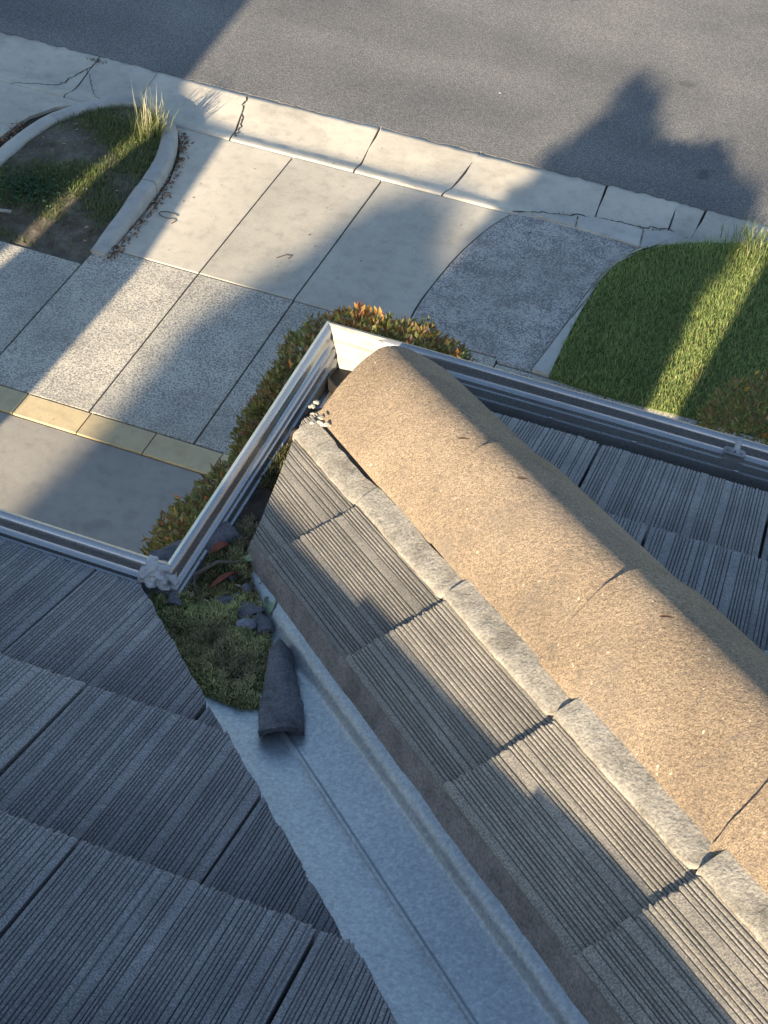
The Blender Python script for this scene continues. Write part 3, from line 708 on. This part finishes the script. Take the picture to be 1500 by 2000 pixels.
# soil lying in the side gutter
n, m = 60, 12; P = np.zeros((n, m, 3))
for i, y in enumerate(np.linspace(1.52, 1.99, n)):
    for j, x in enumerate(np.linspace(XL+.030, XL+.135, m)):
        h = -.066+.026*(1-abs(j/(m-1)-.65))-.030*max(0, (y-1.86)/.12)+.012*max(0, (1.6-y)/.2)
        P[i, j] = (x, y, ZL+h)
Q = P.reshape(-1, 3); Q[:, 2] += .006*vnoise(Q, 18, 3)+.004*vnoise(Q, 55, 4)
tag(grid('gutter_soil', P, 'soil'), 'dark wet soil and moss silted in the side gutter', 'soil', kind='stuff')
moss_poly = [(-.81, 1.385), (-.735, 1.305), (-.675, 1.245), (-.62, 1.205), (-.545, 1.200), (-.515, 1.215), (-.53, 1.28), (-.556, 1.352), (-.585, 1.43), (-.62, 1.53), (-.66, 1.61), (-.73, 1.64), (-.79, 1.52), (-.815, 1.45)]
def moss_h(Pxy):
    a = np.array(moss_poly); d = np.full(len(Pxy), 9.)
    for p, q in zip(a, np.roll(a, -1, 0)):
        e = q-p; t = np.clip(((Pxy-p)@e)/(e@e), 0, 1); d = np.minimum(d, np.linalg.norm(Pxy-p-t[:, None]*e, axis=1))
    P3 = np.c_[Pxy, np.zeros(len(Pxy))]
    fz = np.maximum(ZP+T*((Pxy[:, 0]-Pxy[:, 1]+.649)/2-XL)-.050, 5.160)
    fz = np.where(Pxy[:, 1]-Pxy[:, 0] > 2.15, np.maximum(fz, 5.168), fz)
    lump = .010*vnoise(P3, 22, 14)+.005*vnoise(P3, 60, 15)
    return fz+np.minimum(1, d/.03)**.7*(.020+lump*1.2)-.003
gxy = np.stack(np.meshgrid(np.linspace(-.83, -.50, 110), np.linspace(1.19, 1.63, 140), indexing='ij'), -1).reshape(-1, 2)
ins = inpoly(gxy, moss_poly); z = moss_h(gxy); V = np.c_[gxy, z]; idx = np.arange(110*140).reshape(110, 140)
F = np.stack([idx[:-1, :-1], idx[1:, :-1], idx[1:, 1:], idx[:-1, 1:]], -1).reshape(-1, 4); F = F[ins[F].all(1)]
tag(fastmesh('moss', V, F, 'moss_ground', smooth=True), 'green moss mound silting the lower end of the valley', 'moss', kind='stuff')
mp_ = sample(moss_poly, 26000, 5); zz = moss_h(mp_); r = np.random.default_rng(6)
pn = vnoise(np.c_[mp_, zz*0], 12, 77); green = np.clip(.5+.8*pn+1.6*(1.40-mp_[:, 1]), 0, 1)[:, None]
mc = green*np.array([.46, .47, .19])+(1-green)*np.array([.27, .225, .13]); mc *= r.uniform(.5, 1.45, (len(mp_), 1))
mc = np.where(r.uniform(size=(len(mp_), 1)) < .10, np.array([[.24, .21, .12]]), mc)
tag(blades('moss_tufts', np.c_[mp_, zz], r.uniform(.003, .008, len(mp_)), r.uniform(.0012, .0026, len(mp_)), 1., mc, seed=8), 'short fuzzy moss tufts covering the valley mound', 'moss', kind='stuff')
gp2 = np.c_[r.uniform(XL+.035, XL+.13, 5000), r.uniform(1.45, 1.93, 5000)]
g3 = np.c_[gp2, ZL-.066+.024+.010*vnoise(np.c_[gp2, gp2[:, :1]*0], 18, 3)]; mk = vnoise(g3, 10, 12) > .05; g3 = g3[mk]
tag(blades('gutter_moss', g3, r.uniform(.004, .012, len(g3)), r.uniform(.0015, .003, len(g3)), 1., np.array([.085, .09, .032])*r.uniform(.4, 1.5, (len(g3), 1)), seed=9), 'dark moss growing on the silt in the side gutter', 'moss', kind='stuff')

def shard(name, a, c, w0, w1, th, arch, mat, label, cat, lift=(.02, .02), seed=0, group=None):
    a, c = np.array(a, float), np.array(c, float); n, m = 26, 13; d = np.r_[c-a, 0]; d /= np.linalg.norm(d); sd_ = np.array([-d[1], d[0], 0]); Pt = np.zeros((n, m, 3)); Pb = Pt.copy()
    for i in range(n):
        t = i/(n-1); q = a+(c-a)*t; zf = (1-t)*lift[0]+t*lift[1]; wd = w0+(w1-w0)*min(1, t*1.25)**.8
        if t < .08: wd *= .55+.45*t/.08
        for j in range(m):
            v = j/(m-1)*2-1; Pt[i, j] = (*(q+sd_[:2]*wd*.5*v), zf+arch*(1-v*v)+th)
            Pb[i, j] = Pt[i, j]-np.array([0, 0, th])
    nn = vnoise(Pt.reshape(-1, 3), 40, seed).reshape(n, m)*.0016+vnoise(Pt.reshape(-1, 3), 120, seed+1).reshape(n, m)*.0009
    Pt[:, :, 2] += nn; Pt[:, 0] += sd_*nn[:, :1]*2; Pt[:, -1] += sd_*nn[:, -1:]*2; Pt[0] += d*nn[0][:, None]*5; Pt[-1] += d*nn[-1][:, None]*4
    ring = np.concatenate([Pt, Pb[:, ::-1]], 1); o = grid(name, ring, mat, None, True, True)
    me = o.data; bm = bmesh.new(); bm.from_mesh(me); bmesh.ops.holes_fill(bm, edges=[e for e in bm.edges if e.is_boundary], sides=80); bmesh.ops.recalc_face_normals(bm, faces=bm.faces); bm.to_mesh(me); bm.free(); me.set_sharp_from_angle(angle=R_(45))
    return tag(o, label, cat, group)
q = sample([(-.80, 1.44), (-.70, 1.38), (-.60, 1.38), (-.62, 1.52), (-.70, 1.62), (-.78, 1.55)], 150, 23); n = len(q)
lc = np.array([[.14, .095, .06]])*r.uniform(.4, 1.9, (n, 1)); lc[r.uniform(size=n) < .2] = np.array([.34, .30, .20])
leaves('valley_litter', np.c_[q, moss_h(q)+.003], np.c_[r.normal(size=(n, 2)), r.normal(size=n)*.35], r.uniform(.008, .024, n), r.uniform(.002, .008, n), lc, 'dry_leaf', seed=29)
tag(bpy.data.objects['valley_litter'], 'brown leaf crumbs and straw caught in the valley moss', 'leaf litter', kind='stuff')
mz = lambda x, y: float(moss_h(np.array([[x, y]]))[0])
shard('tile_fragment', (-.552, 1.345), (-.470, 1.160), .028, .064, .011, .015, 'stone_dark', 'long tapering broken tile piece lying in the valley beside the moss', 'tile piece', (floor_z(-.552, 1.352)+.012, floor_z(-.467, 1.156)+.002), 1)
shard('tile_fragment', (-.828, 1.432), (-.735, 1.582), .05, .052, .010, .007, 'stone_dark', 'flat dark tile piece leaning along the gutter under the sealant', 'tile piece', (5.185, 5.182), 2)
shard('tile_fragment', (-.690, 1.432), (-.618, 1.402), .022, .034, .006, .002, 'stone_dark', 'thin grey slate shard half sunk across the moss', 'tile piece', (mz(-.69, 1.432)-.001, mz(-.618, 1.402)+.003), 3)
shard('tile_fragment', (-.612, 1.402), (-.585, 1.372), .020, .024, .007, .003, 'stone_dark', 'small dark chip at the narrow end of the long tile piece', 'tile piece', (mz(-.612, 1.402)+.002, mz(-.585, 1.372)+.004), 4)
shard('tile_fragment', (-.782, 1.440), (-.752, 1.385), .016, .018, .008, .003, 'stone_dark', 'stubby grey chip on the moss near the left tiles', 'tile piece', (mz(-.782, 1.44), mz(-.752, 1.385)), 5)
tag(rock('pebble', (-.620, 1.372, mz(-.62, 1.372)+.009), (.017, .011, .010), 'pebble_blue', None, 4, .5), 'pale bluish pebble on the moss', 'pebble')
for i, (x, y, s) in enumerate(((-.655, 1.455, .010), (-.667, 1.445, .008), (-.69, 1.475, .009))):
    tag(rock('pebble', (x, y, mz(x, y)+.004), (s, s*.8, s*.7), 'stone_dark', None, 10+i, i), ('dark pebble nearest the green leaf', 'smallest dark pebble in the moss', 'dark pebble beside the red leaf')[i], 'pebble')
def flatleaf(name, a, c, wd, z, col, label, lift=.012, curl=.006):
    a, c = np.array(a), np.array(c); n, m = 12, 5; d = c-a; L = np.linalg.norm(d); d /= L; s = np.array([-d[1], d[0]]); P = np.zeros((n, m, 3))
    for i in range(n):
        t = i/(n-1); w_ = wd*math.sin(math.pi*min(1, .06+.94*t))**.7*(1-.25*t)
        for j in range(m):
            v = j/(m-1)*2-1; P[i, j] = (*(a+d*L*t+s*w_*.5*v), z+lift*math.sin(t*2.6)+curl*v*v)
    o = grid(name, P, 'dry_leaf'); me = o.data; ca = me.color_attributes.new('Col', 'FLOAT_COLOR', 'POINT')
    cc = np.array(col)*np.random.default_rng(int(L*1e4)).uniform(.75, 1.2, (n*m, 1)); ca.data.foreach_set('color', np.c_[cc, np.ones(n*m)].ravel())
    return tag(o, label, 'leaf')
flatleaf('fallen_leaf', (-.714, 1.440), (-.684, 1.485), .011, mz(-.70, 1.46)+.004, (.22, .08, .055), 'slender red brown leaf with a pale rim on the moss')
flatleaf('fallen_leaf', (-.745, 1.508), (-.722, 1.532), .018, mz(-.73, 1.52)+.005, (.20, .065, .038), 'curled rusty red leaf beside the leaning tile piece')
flatleaf('fallen_leaf', (-.692, 1.515), (-.645, 1.530), .022, mz(-.67, 1.52)+.006, (.24, .30, .16), 'pale green leaf near the strip of tiles')
flatleaf('fallen_leaf', (-.612, 1.448), (-.596, 1.408), .022, floor_z(-.605, 1.43)+.02, (.25, .32, .20), 'light green leaf wedged against the valley mortar')
tw = tube('twig', [(-.782, 1.448, mz(-.78, 1.448)+.012), (-.75, 1.462, mz(-.75, 1.462)+.014), (-.722, 1.487, mz(-.72, 1.487)+.016), (-.69, 1.498, mz(-.69, 1.498)+.015)], [.005, .0045, .0035, .002], 'bark')
tag(tw, 'forked dry twig lying across the valley mouth', 'twig')
tube('side_shoot', [(-.752, 1.461, mz(-.75, 1.461)+.013), (-.742, 1.44, mz(-.742, 1.44)+.010), (-.730, 1.428, mz(-.73, 1.428)+.004)], [.003, .0025, .002], 'bark', tw)
for i, (s, f) in enumerate(((.645, 76), (.80, 84), (1.19, 82))):
    p = axis(s)+av*.138*math.cos(R_(f))+bv*(-.03+.102*math.sin(R_(f))+.012)
    fl_ = flatleaf('leaf_scrap', (p[0]-.009, p[1]-.001), (p[0]+.009, p[1]+.003), .005, p[2]+.001, (.06, .035, .02), ('dark leaf scrap on the hip just left of the first cap joint', 'dark leaf scrap on the second hip cap', 'dark leaf scrap on the third hip cap')[i], .002, .001)

# ------------------------------------------------------------------ plants
def shrub(label, blobs, n, seed, red=.12, trunk=None, zmin=.25, size=(.028, .050), redside=None, tone=1.):
    b0 = np.array(blobs[0][0]); e = empty('shrub', (b0[0], b0[1], 0), label, 'shrub', 'garden shrubs')
    r = np.random.default_rng(seed); P = []; N = []; top = []
    vol = np.array([b[1][0]*b[1][1] for b in blobs]); vol /= vol.sum()
    for (cc, rr), f in zip(blobs, vol):
        k = int(n*f); d = r.normal(size=(k, 3)); d[:, 2] = np.abs(d[:, 2])*np.where(r.uniform(size=k) < .85, 1, -1); d /= np.linalg.norm(d, axis=1)[:, None]
        sq = (np.abs(d)**3.2).sum(1)**(-1/3.2)
        rad = sq*r.uniform(.0, 1, k)**.11*(1+.06*vnoise(d, 2.4, seed)+.04*vnoise(d, 6, seed+1)); p = np.array(cc)+d*rad[:, None]*np.array(rr)
        P.append(p); N.append(d*.7+r.normal(size=(k, 3))*.55+np.array([0, 0, .45])); top.append(rad/sq)
    P = np.concatenate(P); N = np.concatenate(N); top = np.concatenate(top); k = P[:, 2] > zmin; P, N, top = P[k], N[k], top[k]
    n = len(P); g = r.uniform(size=(n, 1)); col = g*np.array([.27, .26, .09])+(1-g)*np.array([.13, .16, .055]); col *= r.uniform(.65, 1.35, (n, 1))
    hgt = (P[:, 2]-P[:, 2].min())/(np.ptp(P[:, 2])); fld = vnoise(P, 3.2, seed+3)+.35*vnoise(P, 9, seed+4)
    prob = red*(top > .86)*(hgt > .55)*np.clip(.5+1.2*fld, 0, 3)
    if redside is not None: prob = prob*(1+redside*np.clip((P[:, 1]-5.75)/.4, 0, 1.5)*np.clip((P[:, 0]+2.35)/.3, 0, 1))
    rd = r.uniform(size=n) < prob; col[rd] = (np.array([.60, .17, .07])*r.uniform(.6, 1.2, (n, 1))+np.array([.05, .26, .03])*r.uniform(0, 1, (n, 1)))[rd]
    br = (r.uniform(size=n) < .24) & ~rd & (top > .8); col[br] = (np.array([.24, .135, .08])*r.uniform(.6, 1.5, (n, 1)))[br]
    col *= tone
    N[rd] += np.array([0, 0, .8]); L = r.uniform(*size, n); L[rd] *= 1.25
    leaves('foliage', P, N, L, L*r.uniform(.36, .5, n), col, parent=e, seed=seed)
    for i, (cc, rr) in enumerate(blobs):
        for q in range(4):
            a = q*1.57+i; tube('stem', [(cc[0]+.05*math.cos(a), cc[1]+.05*math.sin(a), -.1), (cc[0]+.16*math.cos(a), cc[1]+.16*math.sin(a), cc[2]*.6), (cc[0]+rr[0]*.5*math.cos(a), cc[1]+rr[1]*.5*math.sin(a), cc[2]+rr[2]*.4)], [.02, .014, .006], 'bark', e)
    return e
shrub('bushy reddish green shrub beyond the gutter corner, sunlit at its right', [((-1.86, 5.60, 1.16), (.60, .72, 1.0)), ((-1.58, 5.60, 1.10), (.40, .55, .98)), ((-2.02, 5.42, 1.1), (.44, .40, .98))], 52000, 1, .06, redside=11)
shrub('leafy olive green shrub between the driveway and the side gutter', [((-1.80, 4.38, 1.24), (.64, .66, .96)), ((-1.6, 4.45, .9), (.45, .45, .85))], 42000, 2, .03)
shrub('small brown green shrub below the front gutter clip', [((.30, 7.42, .50), (.52, .48, .66)), ((.80, 7.3, .4), (.45, .45, .55))], 15000, 3, .02, zmin=.03, tone=1.1)

r = np.random.default_rng(31)
# lawn blades
lp = sample([p for p in lawn_poly if p[0] < 2] if False else lawn_poly, 90000, 3); lp = lp[lp[:, 0] < .9]; lp = lp+r.normal(size=lp.shape)*.014
n = len(lp); d = vnoise(np.c_[lp, lp[:, :1]*0], 1.6, 5); hgt = r.uniform(.025, .06, n)*(1+.25*d)
g = r.uniform(size=(n, 1)); col = g*np.array([.40, .46, .15])+(1-g)*np.array([.185, .28, .095]); dry = r.uniform(size=n) < .05+.22*np.clip(vnoise(np.c_[lp, lp[:, :1]*0], 2.7, 15)-.35, 0, 1); col[dry] = np.array([.46, .37, .19])
col *= (1+.18*d)[:, None]*r.uniform(.7, 1.3, (n, 1))
tag(blades('lawn_grass', np.c_[lp, np.full(n, .01)], hgt, r.uniform(.003, .0055, n), .75, col, seed=4), 'thick green lawn with a sunlit band', 'lawn', kind='stuff')
# longer seeding grass at the lawn's far tip
def tuft(name, c, n, H, W, lean, col, label, seed, spread=.08, zb=.0):
    r = np.random.default_rng(seed); P = np.c_[c[0]+r.normal(size=n)*spread, c[1]+r.normal(size=n)*spread, np.full(n, zb)]; cc = np.array(col)*r.uniform(.7, 1.25, (n, 1))
    pale = r.uniform(size=n) < .25; cc[pale] = np.array([.36, .34, .20])
    return tag(blades(name, P, r.uniform(*H, n), r.uniform(*W, n), lean, cc, seed=seed), label, 'grass tuft')
tuft('grass_tuft', (-.22, 10.72), 420, (.08, .20), (.004, .007), .8, (.13, .19, .04), 'long unmown grass at the lawn tip beside the channel', 61, .15)
e = tuft('grass_tuft', (-5.42, 10.06), 260, (.10, .26), (.004, .007), .75, (.16, .20, .05), 'tall spiky grass tuft at the kerb of the planted island', 62, .075, .09)
e2 = blades('seed_stalks', np.c_[-5.42+r.normal(size=34)*.05, 10.08+r.normal(size=34)*.05, np.full(34, .09)], r.uniform(.28, .50, 34), np.full(34, .006), .28, np.tile([.42, .40, .28], (34, 1)), parent=e, seed=63)
# island grass, clover and litter
ip = [tuple(p) for p in inner]+[(-5.05, 8.27), (-5.75, 8.27), (-6.3, 8.28)]
q = sample(ip, 30000, 9); f = vnoise(np.c_[q, q[:, :1]*0], 1.5, 41)+.4*vnoise(np.c_[q, q[:, :1]*0], 4.5, 42)
bare = np.exp(-(((q[:, 0]+5.92)/.30)**2+((q[:, 1]-9.52)/.28)**2))+.8*np.exp(-(((q[:, 0]+6.0)/.35)**2+((q[:, 1]-8.45)/.16)**2))+.7*np.exp(-(((q[:, 0]+6.22)/.14)**2+((q[:, 1]-9.25)/.25)**2))
kp = r.uniform(size=len(q)) < np.clip(.62+.75*f-1.3*bare, .03, 1); q, f = q[kp], f[kp]; n = len(q)
g = r.uniform(size=(n, 1)); col = (g*np.array([.18, .23, .06])+(1-g)*np.array([.09, .14, .045]))*r.uniform(.6, 1.4, (n, 1)); dry = r.uniform(size=n) < .14; col[dry] = np.array([.20, .165, .10])
tag(blades('island_grass', np.c_[q, izf(q[:, 0], q[:, 1])], r.uniform(.02, .055, n), r.uniform(.003, .006, n), .9, col, seed=11), 'patchy grass and weeds on the planted island', 'grass', kind='stuff')
q = np.r_[np.c_[-5.93+r.normal(size=900)*.13, 8.83+r.normal(size=900)*.12]]; n = len(q)
leaves('clover', np.c_[q, np.full(n, .09)+r.uniform(0, .04, n)], np.c_[r.normal(size=(n, 2)), np.full(n, .25)], r.uniform(.018, .03, n), r.uniform(.014, .024, n), np.array([.045, .095, .04])*r.uniform(.6, 1.5, (n, 1)), seed=12)
tag(bpy.data.objects['clover'], 'dark clover patch on the planted island', 'clover', kind='stuff')
# dry leaf litter: against the kerbs and on the island
t = r.uniform(0, 1, 420); ks = offset(outer, -.045); i0 = (len(ks)*.60+t*len(ks)*.38).astype(int); a = ks[i0]+r.normal(size=(420, 2))*[.022, .03]
b2 = np.c_[r.uniform(-6.60, -6.47, 420), r.uniform(8.6, 9.85, 420)]; c2 = sample(ip, 260, 17)
z2 = np.r_[np.full(420, .006), np.full(420, .0), izf(c2[:, 0], c2[:, 1])+.012]; a = np.r_[a, b2, c2]; n = len(a)
lc = np.array([[.16, .085, .045]])*r.uniform(.5, 1.6, (n, 1)); pale = r.uniform(size=n) < .18; lc[pale] = np.array([.38, .31, .22])
leaves('leaf_litter', np.c_[a, z2], np.c_[r.normal(size=(n, 2)), np.full(n, .12)], r.uniform(.02, .05, n), r.uniform(.008, .018, n), lc, 'dry_leaf', seed=13)
tag(bpy.data.objects['leaf_litter'], 'brown leaf litter along the island kerbs', 'leaf litter', kind='stuff')
tag(prism('wood_chip', [(-5.99, 8.47), (-5.87, 8.50), (-5.875, 8.525), (-5.995, 8.495)], .085, .10, 'timber', None, .003), 'pale splinter of wood on the island soil', 'wood chip')
a = np.r_[np.c_[r.uniform(-7, .5, 110), r.uniform(8.6, 11.1, 110)], np.c_[r.uniform(-6, -2.5, 40), r.uniform(5.6, 8.5, 40)], np.c_[r.uniform(-7, 2, 60), r.uniform(11.3, 15, 60)]]; n = len(a)
lc = np.array([[.15, .10, .06]])*r.uniform(.4, 1.8, (n, 1)); lc[r.uniform(size=n) < .25] = np.array([.45, .42, .34])
leaves('scattered_scraps', np.c_[a, np.full(n, .006)], np.c_[r.normal(size=(n, 2)), np.full(n, .1)], r.uniform(.012, .03, n), r.uniform(.005, .012, n), lc, 'dry_leaf', seed=19)
tag(bpy.data.objects['scattered_scraps'], 'tiny leaf scraps and grit scattered over the paving and road', 'leaf litter', kind='stuff')
# bent twigs on the crossover
a = np.linspace(.5, 5.6, 14)
t1 = tube('twig', [(-4.79+.075*math.cos(q)*1.1, 9.115+.042*math.sin(q), .008) for q in a]+[(-4.70, 9.06, .008), (-4.715, 9.02, .008)], .0035, 'bark'); tag(t1, 'curled twig on the sunlit crossover', 'twig')
t2 = tube('twig', [(-3.765, 8.952, .006), (-3.71, 9.02, .009), (-3.665, 9.035, .006), (-3.675, 8.985, .006)], .0038, 'bark'); tag(t2, 'hooked twig at the shadow edge on the crossover', 'twig')
# weeds in the channel cracks
for i, (x, y) in enumerate(((-2.2, 10.39), (-2.0, 10.46), (-1.75, 10.58), (-1.5, 10.625), (-1.2, 10.63), (-1.0, 10.70), (-.82, 10.66), (-6.5, 11.1), (-6.05, 10.42))):
    k = 60; P = np.c_[x+r.normal(size=k)*.05, y+r.normal(size=k)*.008, np.full(k, -.03)]
    blades('crack_weed', P, r.uniform(.02, .05, k), r.uniform(.003, .005, k), .9, np.array([.075, .08, .03])*r.uniform(.5, 1.4, (k, 1)), seed=80+i)
    o = bpy.data.objects['crack_weed' if i == 0 else f'crack_weed.{i:03d}']
    tag(o, ('weed where crossover, apron and channel meet', 'weed in the crack behind the first kerb fragment', 'weed between the two pale kerb fragments', 'weed along the back of the second kerb fragment', 'weed at the bend of the cracked channel', 'weed by the narrow channel segment', 'weed in the crack nearest the lawn tip', 'weed in the road end of the forked channel crack', 'weed on the kerb of the island facing the road')[i], 'weed', 'weeds in the channel cracks')

# ------------------------------------------------------------------ unseen things added and outlined to cast the street's shadows
def shade_tree(label, poly, y0, depth, n, seed, size, spread=.0):
    """crown filling an outline seen along the sun's direction, spread in depth"""
    a = np.array(poly); c = a.mean(0); e = empty('tree', (c[0], y0, 0), label, 'tree'); r = np.random.default_rng(seed)
    p = sample(poly, n, seed); dy = r.uniform(-depth, depth, n)
    P = np.c_[p[:, 0]+TAZ*dy+r.normal(size=n)*spread, y0+dy, p[:, 1]-TEL*dy+r.normal(size=n)*spread]
    col = np.array([.06, .085, .03])*r.uniform(.6, 1.4, (n, 1)); L = r.uniform(*size, n)
    leaves('crown', P, r.normal(size=(n, 3))+[0, 0, .2], L, L*.6, col, parent=e, seed=seed)
    tube('trunk', [(c[0], y0, -.2), (c[0]+.05, y0, c[1]*.4), (c[0], y0, c[1])], [.16, .13, .07], 'bark', e, 9)
    for k in range(5):
        q = p[k*7]; tube('branch', [(c[0], y0, c[1]*.55), ((c[0]+q[0])/2, y0+.1*k-.2, (c[1]+q[1])/2), (q[0], y0, q[1]-.15)], [.06, .04, .015], 'bark', e)
    return e
near = [(-4.12, 4.2), (-4.20, 4.72), (-4.20, 4.95), (-4.10, 5.12), (-4.03, 5.32), (-3.98, 5.58), (-3.90, 5.50), (-3.70, 5.38), (-3.48, 5.18), (-3.30, 5.08), (-3.12, 5.20), (-3.02, 5.17), (-2.88, 5.24), (-2.72, 5.12), (-2.60, 5.14), (-2.46, 5.02), (-2.34, 4.90), (-2.40, 4.66), (-2.50, 4.45), (-2.50, 4.1), (-2.47, 3.2), (-2.55, 2.9), (-5.2, 2.9), (-5.2, 3.6)]
shade_tree('unseen tree behind the house corner, crown shaped to cast the street shadow', [(x, z*ZK) for x, z in near], -5, .55, 9000, 90, (.13, .22))  # out of view; crown outline follows the shadow it has to cast
k = 15.
far = [(-5.40, 3.0), (-5.34, 3.5), (-5.50, 3.85), (-5.46, 4.03), (-5.36, 4.14), (-5.22, 4.27), (-5.14, 4.5), (-4.95, 4.62), (-4.72, 4.68), (-4.55, 4.50), (-4.3, 4.38), (-4.0, 4.3), (-4.0, 3.0)]
shade_tree('unseen tree added far behind the house to cast a soft shadow', [(x-TAZ*k, z*ZK+TEL*k) for x, z in far], -5-k, .5, 9000, 91, (.16, .26), .03)  # added out of view, set far back so its shadow edge blurs
nh = empty('shade_house', (-9.0, -1.5, 0), 'unseen house added left of the driveway, gable outline shaped to cast shade', 'house')  # added out of view, profile fitted to the left shadow edge
pr = [(-6.73, -.1), (-6.73, 3.29), (-6.97, 3.41), (-7.29, 3.92), (-9.2, 7.0), (-11.2, 3.4), (-11.1, 3.42), (-11.1, -.1)]
V = [(x, 0., z) for x, z in pr]+[(x-.42, -3., z) for x, z in pr]; m = len(pr)
V = [(x, y, z*ZK) for x, y, z in V]
mesh('wall', V, [list(range(m)), list(range(2*m-1, m-1, -1))]+[(i, i+m, (i+1) % m+m, (i+1) % m) for i in (0, 6)], 'render_wall', nh)
mesh('roof', [(-6.98, .05, 3.84), (-9.2, .05, 7.93), (-11.4, .05, 3.5), (-7.40, -3.05, 3.84), (-9.62, -3.05, 7.93), (-11.8, -3.05, 3.5)], [(0, 3, 4, 1), (1, 4, 5, 2)], 'roof_tile', nh)
sh = empty('shade_shed', (-5.95, 1.1, 0), 'unseen shed with a gambrel roof beside the driveway', 'shade_shed')  # added outbuilding, unseen, profile cut to the sharp shadow edge on the paving
pr = [(-6.42, -.1), (-6.42, 2.80), (-5.97, 2.76), (-5.52, 2.12), (-5.32, 1.55), (-5.32, -.1)]
V = [(x, 1.5, z) for x, z in pr]+[(x-.12, .7, z) for x, z in pr]; m = len(pr)
V = [(x, y, z*ZK) for x, y, z in V]
mesh('wall', V, [list(range(m)), list(range(2*m-1, m-1, -1)), (0, m, m+1, 1), (4, 4+m, 5+m, 5)], 'timber', sh)
mesh('roof', V, [(1, 1+m, 2+m, 2), (2, 2+m, 3+m, 3), (3, 3+m, 4+m, 4)], 'rough_sheet', sh)
print('tiles', tcount[0], 'objects', len(bpy.data.objects))
